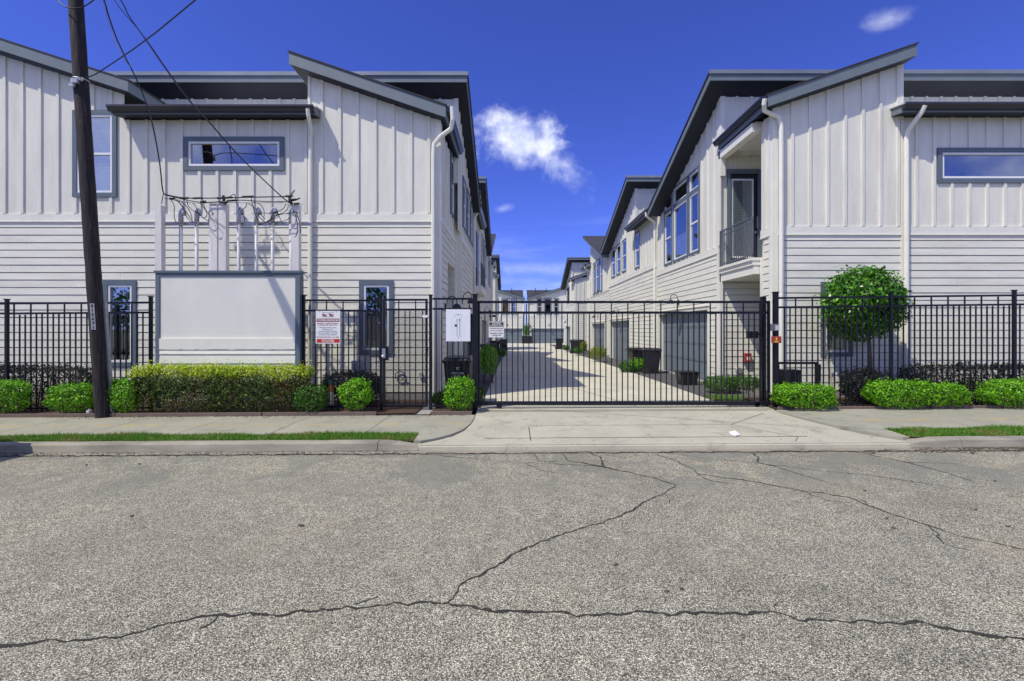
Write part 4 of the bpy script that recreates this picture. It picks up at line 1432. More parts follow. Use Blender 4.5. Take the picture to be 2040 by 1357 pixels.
# ---------------------------------------------------------------- houses along the alley
def back_unit(side, label, y0, y1, y2, zb, group, mirror=False, detail=True, wins=(), small=(), door=None, balcony=None, front=False, wing_z=6.55, zh=8.45, slope=0.40):
    """y0..y1 low wing, y1..y2 tall part with a shed roof (mirror swaps the slope)"""
    s = 1 if side > 0 else -1
    xw = XR if s > 0 else XL
    fr = frR if s > 0 else frL
    xi = 5.36 if s > 0 else -1.25
    h = thing('townhouse', label, 'townhouse', (xw + s * 2, (y0 + y2) / 2, 0), group)
    g = alley((y0 + y2) / 2)
    far = 15.0 if s > 0 else -12.0
    ya, yb = min(y0, y1, y2), max(y0, y1, y2)
    tall0, tall1 = (min(y1, y2), max(y1, y2))
    hi_y, lo_y = (y1, y2)
    holes = [w[:4] for w in wins] + [w[:4] for w in small]
    gh = []
    if door:
        gh = [(door[0] - 0.06, door[1] + 0.06, -1.0, g + 2.27)]
    merged = not detail
    b0, b1 = zb, zb + 0.18
    siding(fr, h, ya, yb, ZS + g, b0 - 0.03, holes + gh, joints=False, merged=merged)
    belt(fr, h, ya, yb, b0, b1)

    def top(u):
        if tall0 - 1e-4 <= u <= tall1 + 1e-4:
            t = (u - hi_y) / (lo_y - hi_y)
            return zh - abs(lo_y - hi_y) * slope * t
        return wing_z - 0.1
    top.breaks = (tall0, tall1)
    bb(fr, h, ya, yb, b1 + 0.002, top, holes, ya + 0.25, 0.4165, merged=merged)
    for w in wins:
        window(fr, h, *w[:4], kind=w[4] if len(w) > 4 else 'double', trim=0.08, blind=('screen', 0.0, 0.55))
    for w in small:
        window(fr, h, *w[:4], kind='double', trim=0.07, blind=('screen', 0.0, 0.5))
    # tall roof
    zl = zh - abs(lo_y - hi_y) * slope
    d = 1 if lo_y > hi_y else -1
    ye0 = hi_y - d * 0.5
    ze0 = zh + 0.02 + 0.5 * slope + 0.20 - 0.2
    ze0 = zh + 0.22
    ye1 = lo_y
    zl2 = ze0 - abs(ye1 - ye0) * slope
    slab(h, [(xi, ye0, ze0), (far, ye0, ze0), (far, ye1, zl2), (xi, ye1, zl2)], 0.20)
    if d > 0:
        mb = MB()
        x0_, x1_ = min(xi, far) - 0.02, max(xi, far) + 0.02
        mb.box(x0_, x1_, ye0 - 0.035, ye0 - 0.004, ze0 - 0.03, ze0 + 0.075)
        mb.build('drip_edge', M['flash'], h)
    # street-facing wall of the tall part
    frH = Fr((0, tall0 if d > 0 else tall0, 0), (1, 0), (0, -1))
    a, b = (xw + 0.10, far) if s > 0 else (far, xw - 0.10)
    if d > 0:
        bb(frH, h, a, b, 3.0 if front else 6.0, const(zh), [], a + 0.3, 0.4165, merged=True)
        mb = MB()
        frH.box(mb, xw - 0.034 if s > 0 else xw - 0.099, xw + 0.099 if s > 0 else xw + 0.034, 5.5, zh, -0.004, 0.042)
        mb.build('corner_board', M['trim'], h)
    # low wing roof with a gutter along the alley
    if abs(y1 - y0) > 0.5:
        wa, wb = min(y0, y1), max(y0, y1)
        k = 0.34
        xe = xi + s * 0.12
        slab(h, [(xe, wa - 0.2, wing_z), (xe + s * 4, wa - 0.2, wing_z + 4 * k), (xe + s * 4, wb, wing_z + 4 * k), (xe, wb, wing_z)], 0.22)
        gutter(h, (xe - s * 0.004, wa - 0.18, wing_z), (xe - s * 0.004, wb, wing_z), (-s, 0, 0))
        downspout(h, [(xe - s * 0.05, wa - 0.1, wing_z - 0.1), (xe - s * 0.05, wa - 0.08, wing_z - 0.25), (xw - s * 0.1, wa + 0.02, wing_z - 0.5), (xw - s * 0.07, wa + 0.08, wing_z - 0.7), (xw - s * 0.07, wa + 0.08, g + 0.1)], 0.05)
    if door:
        garage(fr, h, door[0], door[1], g, g + 2.2)
        lamp(fr, h, (door[0] + door[1]) / 2, g + 2.65)
    if balcony:
        mb = MB()
        fr.box(mb, balcony[0], balcony[1], 3.15, 3.45, 0.0, 0.32)
        mb.build('balcony', M['trim'], h)
        railing(fr, h, balcony[0] + 0.04, balcony[1] - 0.04, 3.45, 4.4, 0.28, 0.16)
        mb = MB()
        fr.box(mb, balcony[0] + 0.5, balcony[0] + 1.5, 3.46, 5.8, 0.03, 0.06)
        mb.build('balcony_door', M['darkdoor'], h)
    # foundation and back
    mb = MB()
    for s0, s1 in cut(ya, yb, [(q[0], q[1]) for q in gh]):
        fr.box(mb, s0, s1, g - 0.4, ZS + g - 0.003, -0.2, 0.012)
    mb.build('foundation', M['found'], h)
    if front:
        yfr = ya
        frS = Fr((0, yfr, 0), (1, 0), (0, -1))
        siding(frS, h, a, b, ZS + g, b0 - 0.03, [], joints=False, merged=merged)
        belt(frS, h, a, b, b0, b1)
        bb(frS, h, a, b, b1 + 0.002, const(wing_z + 0.05), [], a + 0.3, merged=True)
        mb = MB()
        frS.box(mb, xw - 0.034 if s > 0 else xw - 0.099, xw + 0.099 if s > 0 else xw + 0.034, g, wing_z, -0.004, 0.045)
        mb.build('corner_board', M['trim'], h)
    mb = MB()
    x0_, x1_ = sorted((xw + s * 0.8, far))
    mb.box(x0_, x1_, ya + 0.8, yb - 0.1, -0.3, 6.0)
    mb.build('inner_wall', M['interior'], h)
    return h


GR = 'townhouses lining the gated driveway'
back_unit(1, 'second white townhouse on the sunny side, three equal sash windows above a grey garage door', 18.52, 21.8, 27.6, 4.25, GR,
          wins=[(23.35, 24.35, 4.70, 6.42), (24.6, 25.65, 4.70, 6.42), (25.9, 26.95, 4.70, 6.42)], small=[(20.9, 21.75, 4.55, 6.25)], door=(22.75, 27.3), zh=8.62, slope=0.38)
back_unit(1, 'third white townhouse on the sunny side with its shed roof sloping towards the street', 36.0, 34.2, 27.62, 4.1, GR, detail=True,
          wins=[(29.6, 30.5, 4.15, 6.5), (30.7, 32.0, 4.15, 6.5), (32.2, 33.1, 4.15, 6.5)], door=(28.9, 33.6), zh=8.6, slope=0.36)
back_unit(1, 'distant white townhouse on the sunny side with a tall front wall facing the street', 42.8, 44.9, 51.0, 4.2, GR, detail=False, front=True,
          wins=[(47.0, 49.5, 4.4, 6.3, 'fixed')], door=(46.2, 50.5), zh=8.5, slope=0.36)
back_unit(-1, 'second white townhouse on the shaded side with a dark blue balcony railing', 17.6, 21.3, 26.6, 4.3, GR,
          wins=[(22.2, 23.2, 4.6, 6.4), (23.5, 24.5, 4.6, 6.4), (24.8, 25.8, 4.6, 6.3)], door=(22.2, 26.6), balcony=(18.4, 20.8), zh=8.4, slope=0.42)
back_unit(-1, 'third white townhouse on the shaded side, roof rising away from the street', 34.8, 32.0, 26.62, 4.2, GR, detail=False,
          wins=[(28.5, 31.2, 4.5, 6.4, 'fixed')], door=(27.6, 32.0), zh=8.3, slope=0.38)
back_unit(-1, 'distant white townhouse on the shaded side with a sunlit front wall', 39.6, 41.0, 47.0, 4.2, GR, detail=False, front=True, door=(42.0, 46.4), zh=8.1, slope=0.36)


# ---------------------------------------------------------------- end of the driveway
YE = 67.0


def end_house(label, x0, x1, rake, doors, wins, curtain=None):
    h = thing('townhouse', label, 'townhouse', ((x0 + x1) / 2, YE + 4, -0.35), 'townhouses across the end of the driveway')
    fr = Fr((0, YE, 0), (1, 0), (0, -1))
    holes = [(d[0] - 0.1, d[1] + 0.1, -1, d[3]) for d in doors] + list(wins)
    siding(fr, h, x0, x1, -0.2, 3.55, holes, merged=True, joints=False)
    belt(fr, h, x0, x1, 3.6, 3.8)
    t = line(rake[0], rake[1] - 0.3, rake[2], rake[3] - 0.3)
    bb(fr, h, x0, x1, 3.802, t, holes, x0 + 0.3, 0.4165, merged=True)
    for i, w in enumerate(wins):
        window(fr, h, *w, kind='double' if i != 1 else 'fixed', trim=0.12, blind=('curtain', 0, 1.0) if curtain else ('screen', 0, 0.4))
    for d in doors:
        garage(fr, h, *d)
        lamp(fr, h, (d[0] + d[1]) / 2 + 0.2, 2.3)
    xs = sorted((rake[0], rake[2]))
    rl_ = line(*rake)
    slab(h, [(xs[0], YE - 0.35, rl_(xs[0])), (xs[1], YE - 0.35, rl_(xs[1])), (xs[1], YE + 2.5, rl_(xs[1])), (xs[0], YE + 2.5, rl_(xs[0]))], 0.28)
    mb = MB()
    mb.box(x0 + 0.1, x1 - 0.1, YE + 0.8, YE + 9, -0.5, 5.8)
    mb.build('inner_wall', M['interior'], h)
    return h


e1 = end_house('far white townhouse closing the driveway, orange curtains in its upper window', -7.0, 1.72, (-3.6, 7.95, 1.75, 6.36), [(-3.45, 1.40, -0.34, 1.80)],
               [(-2.95, -2.1, 3.8, 6.3), (-1.76, -0.52, 3.8, 6.3), (-0.27, 0.58, 3.8, 6.3)], curtain=True)
e2 = end_house('far white townhouse closing the driveway, roof rising from the downspout joint', 2.10, 9.5, (2.12, 6.34, 7.9, 8.12), [(2.72, 7.55, -0.34, 1.80)],
               [(3.52, 4.32, 3.8, 6.36), (4.54, 5.80, 3.8, 6.36), (6.02, 6.82, 3.8, 6.36)])
for h, xa, xb in ((e1, -4.5, 1.6), (e2, 2.25, 7.5)):
    slab(h, [(xa, YE + 2.6, 6.2), (xb, YE + 2.6, 6.2), (xb, YE + 7.5, 8.15), (xa, YE + 7.5, 8.15)], 0.2)
for h, x in ((e1, -0.2), (e2, 3.6), (e2, 5.3)):
    mb = MB()
    mb.tube([(x, YE + 5.5, 7.2), (x, YE + 5.5, 8.35)], 0.06, 8)
    mb.build('vent_pipe', M['gutter'], h)
downspout(e1, [(1.60, YE - 0.12, 6.1), (1.60, YE - 0.12, -0.3)], 0.07)
downspout(e2, [(2.22, YE - 0.12, 6.1), (2.22, YE - 0.12, -0.3)], 0.07)

# ------------------------------------------------------------------ fences
picket_cache = {}


def picket(par, x, y, z0, z1, w=0.020):
    key = (round(z1 - z0, 3), w)
    if key not in picket_cache:
        mb = MB()
        mb.box(-w / 2, w / 2, -w / 2, w / 2, 0, z1 - z0)
        o = mb.build('picket', M['iron'], par, origin=(0, 0, 0))
        me = o.data
        picket_cache[key] = me
        o.location = Vector((x, y, z0)) - WO[par]
        WO[o] = Vector((x, y, z0))
        return o
    return inst('picket', picket_cache[key], par, (x, y, z0))


def post(par, x, y, z0, z1, w=0.055, cap=True):
    mb = MB()
    mb.box(x - w / 2, x + w / 2, y - w / 2, y + w / 2, z0, z1)
    p = mb.build('post', M['iron'], par, bevel=0.004)
    if cap:
        mb = MB()
        c = w / 2 + 0.012
        mb.box(x - c, x + c, y - c, y + c, z1 + 0.0005, z1 + 0.022)
        mb.build('post_cap', M['iron'], p, bevel=0.005)
    return p


def rail(par, x0, x1, y, z0a, z1a, h=0.04, d=0.034):
    """rail from x0 to x1, top heights z0a and z1a"""
    mb = MB()
    mb.prism([(x0, y - d / 2, z0a - h), (x0, y + d / 2, z0a - h), (x0, y + d / 2, z0a), (x0, y - d / 2, z0a)],
             [(x1, y - d / 2, z1a - h), (x1, y + d / 2, z1a - h), (x1, y + d / 2, z1a), (x1, y - d / 2, z1a)])
    return mb.build('rail', M['iron'], par)


def fence(par, pa, pb, top_a, top_b, rail2, first_long, pitch_px, y=YF, bottom=True, wpk=0.020, skip=None):
    """panel between photo columns pa and pb at depth y"""
    x0, x1 = fz(pa, y), fz(pb, y)
    za, zb = zz(top_a, y), zz(top_b, y)
    d2 = (rail2 - top_a) * y / F
    rail(par, x0, x1, y, za, zb)
    rail(par, x0, x1, y, za - d2, zb - d2)
    ga, gb = gx(x0), gx(x1)
    if bottom:
        rail(par, x0, x1, y, ga + 0.11, gb + 0.11)
    i0 = math.ceil((pa - first_long) / (pitch_px / 3.0))
    k = i0
    while True:
        px = first_long + k * pitch_px / 3.0
        if px > pb - 3:
            break
        if px > pa + 4:
            x = fz(px, y)
            t = (x - x0) / (x1 - x0)
            zt = za + (zb - za) * t
            z0 = ga + (gb - ga) * t + (0.04 if bottom else 0.06)
            if k % 3 == 0:
                picket(par, x, y, z0, round(zt - 0.041 - z0, 2) + z0, wpk)
            else:
                picket(par, x, y, z0, round(zt - d2 - 0.041 - z0, 2) + z0, wpk)
        k += 1


fl = thing('fence', 'black iron picket fence beside the utility pole', 'fence', (-9.2, YF, -0.05))
post(fl, fz(14, YF), YF, -0.1, zz(597.5, YF))
post(fl, fz(300.5, YF), YF, -0.1, zz(592, YF))
fence(fl, -130, 9, 604, 603.2, 623.5, -4, 33.5)
fence(fl, 19, 296, 603, 601, 622.8, 61.5, 33.5)
post(fl, fz(-280, YF), YF, -0.1, zz(599, YF))
fence(fl, -275, -134, 604.5, 604, 624, -4, 33.5)
post(fl, fz(-132, YF), YF, -0.1, zz(598.5, YF))

fm = thing('fence', 'short black iron fence panel carrying the towing sign', 'fence', (-3.5, YF, -0.02))
post(fm, fz(605, YF), YF, -0.08, zz(590, YF))
post(fm, fz(759.5, YF), YF, -0.05, zz(591.5, YF))
fence(fm, 609, 755, 596.5, 597, 617, 650.5, 33.0)


def mesh_screen(par, x0, x1, z0, z1, y, pitch=0.034, r=0.0022):
    """expanded-metal screen: crossing diagonal strands"""
    mb = MB()
    w, h = x1 - x0, z1 - z0
    n = int((w + h * 1.0) / pitch)
    for s in (1, -1):
        for i in range(n + 1):
            o = i * pitch
            # line x - x0 = o - t, z = z0 + t*1.0
            t0 = max(0.0, o - w)
            t1 = min(h, o)
            if t1 - t0 < 0.01:
                continue
            xa, xb = o - t0, o - t1
            if s < 0:
                xa, xb = w - xa, w - xb
            a = Vector((x0 + xa, y + s * 0.0015, z0 + t0))
            b = Vector((x0 + xb, y + s * 0.0015, z0 + t1))
            d = (b - a).normalized()
            p = Vector((-d.z, 0, d.x)) * r
            q = Vector((0, 0.0012, 0))
            mb.prism([a - p - q, a + p - q, a + p + q, a - p + q], [b - p - q, b + p - q, b + p + q, b - p + q])
    return mb.build('mesh_screen', M['iron'], par, kind='stuff')


mesh_screen(fm, fz(703, YF), fz(755, YF), 0.12, zz(619, YF), YF + 0.025)

pg = thing('pedestrian_gate', 'black pedestrian gate with mesh screen and lock box', 'gate', (-2.2, YF, 0.0))
a, b = fz(763.5, YF), fz(852, YF)
zt = zz(595.5, YF)
zb_ = zz(810.5, YF)
mb = MB()
mb.box(a, a + 0.045, YF - 0.022, YF + 0.022, zb_, zt)
mb.box(b - 0.045, b, YF - 0.022, YF + 0.022, zb_, zt)
mb.box(a + 0.0455, b - 0.0455, YF - 0.02, YF + 0.02, zt - 0.04, zt)
mb.box(a + 0.0455, b - 0.0455, YF - 0.02, YF + 0.02, zb_, zb_ + 0.045)
mb.box(a + 0.0455, b - 0.0455, YF - 0.02, YF + 0.02, zz(619, YF), zz(615, YF))
mb.build('gate_frame', M['iron'], pg)
for i, px in enumerate((784, 794.5, 807, 816.5, 828, 842)):
    x = fz(px, YF)
    long_ = px in (794.5, 828)
    picket(pg, x, YF, zb_ + 0.046, (zt - 0.041) if long_ else zz(619.2, YF))
mesh_screen(pg, a + 0.046, b - 0.046, zb_ + 0.046, zz(619.5, YF), YF + 0.026)
mb = MB()
mb.box(fz(757, YF), fz(776, YF), YF - 0.075, YF - 0.05, zz(717.5, YF), zz(690, YF))
lk = mb.build('lock_box', M['iron'], pg, bevel=0.004)
mb = MB()
mb.box(fz(763.5, YF), fz(770, YF), YF - 0.085, YF - 0.0755, zz(713, YF), zz(694, YF))
mb.build('keypad', M['chrome'], lk)
mb = MB()
mb.tube([(fz(765, YF), YF - 0.088, zz(709, YF)), (fz(765, YF), YF - 0.11, zz(708, YF))], 0.02, 10)
mb.build('lock_knob', M['chrome'], lk)
mb = MB()
mb.tube([(b - 0.02, YF - 0.025, zz(717, YF)), (b + 0.01, YF - 0.09, zz(714, YF)), (b + 0.02, YF - 0.09, zz(693, YF)), (b - 0.02, YF - 0.025, zz(689, YF))], 0.012, 6)
mb.build('pull_handle', M['iron'], pg)
mb = MB()
mb.box(fz(843, YF), fz(853, YF), YF - 0.07, YF - 0.03, zz(633, YF), zz(628, YF))
mb.build('gate_closer', M['signwhite'], pg)

fn = thing('fence', 'narrow black iron fence panel carrying the site plan', 'fence', (-1.2, YF, 0.0))
post(fn, fz(858, YF), YF, -0.05, zz(589, YF), 0.06)
post(fn, fz(946.5, YF), YF, -0.08, zz(588, YF), 0.10)
fence(fn, 862, 940, 593.5, 593.5, 613.5, 869, 33.0)

# sliding gate
YG = 9.44
sg = thing('sliding_gate', 'wide black iron sliding gate across the driveway', 'gate', (2.4, YG, 0.0))
a, b = fz(951, YG), fz(1533, YG)
zt = zz(599.5, YG)
z2 = zz(620.5, YG)
mb = MB()
mb.box(a + 0.056, b - 0.046, YG - 0.025, YG + 0.025, zt - 0.05, zt)
mb.build('rail', M['iron'], sg)
mb = MB()
mb.box(a + 0.056, b - 0.046, YG - 0.025, YG + 0.025, z2 - 0.05, z2)
mb.build('rail', M['iron'], sg)
zb_ = zz(807, YG)
mb = MB()
mb.box(a + 0.0, b, YG - 0.03, YG + 0.03, zb_, zb_ + 0.078)
mb.build('rail', M['iron'], sg, bevel=0.004)
mb = MB()
mb.box(a, a + 0.055, YG - 0.027, YG + 0.027, zb_ + 0.079, zt)
mb.build('gate_stile', M['iron'], sg)
mb = MB()
mb.box(b - 0.045, b, YG - 0.027, YG + 0.027, zb_ + 0.079, zt)
mb.build('gate_stile', M['iron'], sg)
k = 0
px = 968.7 - 11
k = 0
while True:
    px = 988.0 + (k - 2) * 32.85 / 3 * 1.0
    if px > 1526:
        break
    if px > 962:
        x = fz(px, YG)
        if (k - 2) % 3 == 1:
            picket(sg, x, YG, zb_ + 0.079, z2 - 0.051)
            mb = MB()
        elif (k - 2) % 3 == 2:
            picket(sg, x, YG, zb_ + 0.079, z2 - 0.051)
        else:
            picket(sg, x, YG, zb_ + 0.079, z2 - 0.051)
            picket(sg, x, YG, z2 + 0.0005, zt - 0.051)
    k += 1
for px in (995, 1508):
    mb = MB()
    x = fz(px, YG)
    mb.tube([(x, YG - 0.03, 0.055 + gx(x)), (x, YG + 0.03, 0.055 + gx(x))], 0.05, 14)
    mb.box(x - 0.06, x + 0.06, YG - 0.04, YG + 0.04, 0.05 + gx(x), zb_ - 0.001)
    mb.build('gate_wheel', M['iron'], sg)

fr_ = thing('fence', 'black iron picket fence in front of the round clipped tree', 'fence', (9, YF, 0.05))
post(fr_, fz(1545, YF), YF, -0.05, zz(583.5, YF), 0.085)
post(fr_, fz(1775, YF), YF, 0.0, zz(582.5, YF))
post(fr_, fz(2020.5, YF), YF, 0.0, zz(579.5, YF))
fence(fr_, 1551, 1770, 592, 589.5, 610.5, 1585, 33.3)
fence(fr_, 1780, 2016, 589.3, 586.7, 607.5, 1822, 33.3)
fence(fr_, 2025, 2240, 586.5, 584, 604.8, 2054, 33.3)
post(fr_, fz(2245, YF), YF, 0.0, zz(577, YF))
gp = thing('gate_post', 'black rear guide post of the sliding gate with a beam sensor arm', 'post', (fz(1520, 9.62), 9.62, 0))
mb = MB()
x = fz(1520, 9.62)
mb.box(x - 0.045, x + 0.045, 9.57, 9.66, -0.05, zz(591, 9.62))
mb.build('post', M['iron'], gp, bevel=0.004)
mb = MB()
mb.box(fz(1487, 9.6), fz(1506, 9.6), 9.5, 9.62, zz(673, 9.6), zz(660, 9.6))
mb.build('beam_sensor', M['bin'], gp, bevel=0.006)
mb = MB()
mb.box(fz(1506, 9.6) + .001, x - 0.046, 9.55, 9.58, zz(668, 9.6), zz(664, 9.6))
mb.build('sensor_arm', M['iron'], gp)

kb = thing('key_switch', 'grey key switch box strapped to the right gate post', 'switch box', (fz(1543, 9.2), 9.22, 1.6))
mb = MB()
mb.box(fz(1536, 9.2), fz(1550, 9.2), 9.16, 9.232, zz(659.5, 9.2), zz(645.5, 9.2))
mb.build('switch_body', M['railgrey'], kb, bevel=0.006)
mb = MB()
mb.box(fz(1542, 9.2), fz(1549, 9.2), 9.15, 9.158, zz(658, 9.2), zz(648, 9.2))
mb.build('switch_cover', M['pvc'], kb)
kr = thing('fire_switch', 'red fire key box on the right gate post below the grey switch', 'key box', (fz(1545, 9.2), 9.2, 1.3))
mb = MB()
mb.box(fz(1538, 9.2), fz(1553, 9.2), 9.13, 9.232, zz(683.5, 9.2), zz(670, 9.2))
mb.build('switch_body', M['redbox'], kr, bevel=0.006)
mb = MB()
mb.box(fz(1543, 9.13), fz(1550, 9.13), 9.123, 9.129, zz(682, 9.13), zz(680, 9.13))
mb.build('sticker', M['yellow'], kr)
mb = MB()
mb.prism([(fz(1545, 9.13), 9.1285, zz(678, 9.13)), (fz(1548.5, 9.13), 9.1285, zz(678, 9.13)), (fz(1546.5, 9.13), 9.1285, zz(671, 9.13))],
         [(fz(1545, 9.13), 9.124, zz(678, 9.13)), (fz(1548.5, 9.13), 9.124, zz(678, 9.13)), (fz(1546.5, 9.13), 9.124, zz(671, 9.13))])
mb.build('flame_emblem', M['yellow'], kr)
# gate operator and its guard rail
YO = 9.85
gr = thing('guard_rail', 'black pipe guard rail beside the gate operator', 'guard rail', (fz(1590, YO), YO, 0))
mb = MB()
mb.box(fz(1546, YO), fz(1628, YO), YO - 0.03, YO + 0.03, zz(725.5, YO), zz(721, YO))
mb.build('rail', M['iron'], gr)
mb = MB()
mb.box(fz(1625, YO) + 0.0, fz(1633, YO), YO - 0.04, YO + 0.04, 0.0, zz(721, YO) - 0.051)
mb.build('post', M['iron'], gr)
mb = MB()
mb.box(fz(1546, YO), fz(1551, YO), YO - 0.04, YO + 0.04, 0.0, zz(721, YO) - 0.051)
mb.build('post', M['iron'], gr)
op = thing('gate_operator', 'black gate motor housing behind the clipped bush at the gate post', 'gate motor', (fz(1571, 10.0), 10.0, 0))
mb = MB()
x0, x1 = fz(1552, 10.0), fz(1590, 10.0)
mb.prism([(x0, 9.82, 0.02), (x1, 9.82, 0.02), (x1, 10.2, 0.02), (x0, 10.2, 0.02)],
         [(x0 + 0.02, 9.86, zz(736, 10)), (x1 - 0.02, 9.86, zz(736, 10)), (x1 - 0.03, 10.18, zz(736, 10)), (x0 + 0.03, 10.18, zz(736, 10))])
mb.build('housing', M['bin'], op, bevel=0.02)
mb = MB()
mb.box(x0 + 0.16, x1 - 0.04, 9.80, 9.819, 0.35, 0.43)
mb.build('louvre', M['galv'], op)

# ------------------------------------------------------------------ screen wall
YS = 9.20
sw = thing('screen_wall', 'white screen wall panel with slate blue frame behind the long hedge', 'screen wall', (fz(455, YS), YS, 0))
z_cap = zz(539.5, YS)
mb = MB()
mb.box(fz(308.8, YS), fz(599.5, YS), YS - 0.04, YS + 0.17, z_cap - 0.045, z_cap)
mb.build('cap', M['slate'], sw)
x0, x1 = fz(311, YS), fz(605.5, YS)
mb = MB()
mb.box(x0, fz(319, YS), YS - 0.02, YS + 0.02, 0.05, z_cap - 0.046)
mb.build('frame', M['slate'], sw)
mb = MB()
mb.box(fz(589, YS), fz(598, YS), YS - 0.02, YS + 0.02, 0.05, z_cap - 0.046)
mb.box(fz(598, YS) - 0.02, fz(598, YS), YS + 0.021, YS + 0.15, 0.05, z_cap - 0.046)
mb.build('frame', M['slate'], sw)
mb = MB()
mb.box(fz(319, YS) + .001, fz(589, YS) - .001, YS - 0.018, YS + 0.018, zz(551, YS), z_cap - 0.046)
mb.build('frame', M['slate'], sw)
mb = MB()
mb.box(fz(319, YS) + .002, fz(589, YS) - .002, YS - 0.002, YS + 0.03, zz(676, YS), zz(551, YS) - 0.002)
mb.build('panel', M['panel'], sw)
mb = MB()
mb.box(fz(319, YS) + .002, fz(589, YS) - .002, YS - 0.03, YS + 0.03, zz(696, YS), zz(674.5, YS))
mb.build('band', M['trim'], sw)
frS = Fr((0, YS, 0), (1, 0), (0, -1))
for a, b in ((697, 705.5), (705.5, 724), (724, 742), (742, 760), (760, 778)):
    mb = MB()
    u0, u1 = fz(319, YS) + .002, fz(589, YS) - .002
    z0, z1 = zz(b, YS), zz(a, YS)
    mb.prism([frS.p(u0, z0 + 0.003, 0), frS.p(u0, z0 + 0.003, 0.03), frS.p(u0, z1, 0.012), frS.p(u0, z1, 0)],
             [frS.p(u1, z0 + 0.003, 0), frS.p(u1, z0 + 0.003, 0.03), frS.p(u1, z1, 0.012), frS.p(u1, z1, 0)])
    mb.build('plank', M['siding'], sw)

# ------------------------------------------------------------------ service rack behind the screen wall
YK = 9.66
rk = thing('service_rack', 'electrical service rack of white timbers and grey conduits above the screen wall', 'service rack', (fz(455, YK), YK, 0))
for px0, px1, pt in ((312.2, 325, 410), (420.3, 435.5, 407), (438, 453, 406.5), (583, 597.5, 408)):
    mb = MB()
    mb.box(fz(px0, YK), fz(px1, YK), YK - 0.05, YK + 0.07, 0.0, zz(pt, YK))
    mb.build('timber_post', M['wood'], rk, bevel=0.006)
mb = MB()
mb.box(fz(299, YK), fz(616, YK), YK + 0.082, YK + 0.12, zz(447.3, YK), zz(442, YK))
mb.build('strut_channel', M['galv'], rk)
heads = []
for px, pt in ((359, 421), (390.5, 421), (418.5, 421), (474.5, 419), (509.7, 419.5), (542, 418), (578.5, 417)):
    x, z = fz(px, YK), zz(pt, YK)
    mb = MB()
    mb.tube([(x, YK + 0.02, 0.5), (x, YK + 0.02, z - 0.16)], 0.034, 10)
    c = mb.build('conduit', M['pvc'], rk, smooth=True)
    mb = MB()
    mb.tube([(x, YK + 0.02, z - 0.30), (x, YK + 0.02, z - 0.06), (x + 0.015, YK + 0.015, z), (x + 0.05, YK - 0.0, z + 0.025), (x + 0.085, YK - 0.01, z - 0.02), (x + 0.09, YK - 0.012, z - 0.09)], 0.046, 10)
    mb.build('weatherhead', M['pvc'], c, smooth=True)
    heads.append(Vector((x + 0.09, YK - 0.02, z - 0.09)))


def sag(a, b, d, n=14):
    a, b = Vector(a), Vector(b)
    return [a + (b - a) * (i / n) + Vector((0, 0, -d * 4 * (i / n) * (1 - i / n))) for i in range(n + 1)]


def spline(pts, n=8):
    """Catmull-Rom through the points"""
    p = [Vector(q) for q in pts]
    p = [p[0] * 2 - p[1]] + p + [p[-1] * 2 - p[-2]]
    out = []
    for i in range(1, len(p) - 2):
        for k in range(n):
            t = k / n
            a, b, c, d = p[i - 1], p[i], p[i + 1], p[i + 2]
            out.append(0.5 * ((2 * b) + (c - a) * t + (2 * a - 5 * b + 4 * c - d) * t * t + (3 * b - a - 3 * c + d) * t ** 3))
    out.append(p[-2])
    return out


def wpt(px, py, y):
    return (fz(px, y), y, zz(py, y))


YT = YK - 0.10
# bus wires along the tops of the posts
for nm, pts, r, m in (
        ('bus_wire', [(327, 387), (345, 391), (370, 394.5), (400, 395), (440, 394.5), (500, 393), (560, 392), (578, 391)], 0.012, 'cable'),
        ('bus_wire', [(330, 389), (365, 397), (400, 403), (445, 401.5), (480, 399), (540, 402), (585, 400), (598, 394)], 0.009, 'cable'),
        ('bus_wire', [(327, 395), (380, 404), (445, 404), (520, 404), (580, 404), (604, 407)], 0.007, 'cablegrey')):
    mb = MB()
    mb.tube(spline([wpt(px, py, YT) for px, py in pts], 5), r, 6)
    mb.build(nm, M[m], rk)
for px, py, l in ((343, 396, 10), (367, 395, 16), (394, 395, 18), (438, 395, 10), (455, 394, 16), (494, 392, 22), (576, 391, 14), (461, 400, 16), (582, 398, 14), (405, 402, 10), (447, 403, 14), (591, 406, 10)):
    mb = MB()
    mb.tube([wpt(px - l / 2, py, YT - 0.01), wpt(px - l / 4, py, YT - 0.01), wpt(px + l / 4, py - 0.5, YT - 0.01), wpt(px + l / 2, py - 0.5, YT - 0.01)], 0.022, 7)
    mb.build('splice', M['cable'], rk)
mb = MB()
mb.tube([wpt(445, 390, YT), wpt(446, 397, YT), wpt(446, 404, YT), wpt(450, 406, YT)], 0.03, 7)
mb.tube([wpt(576, 390, YT), wpt(578, 398, YT), wpt(581, 407, YT)], 0.03, 7)
mb.tube([wpt(322, 406, YT + 0.05), wpt(323, 400, YT), wpt(325, 388, YT)], 0.008, 6)
mb.build('insulator', M['cable'], rk)
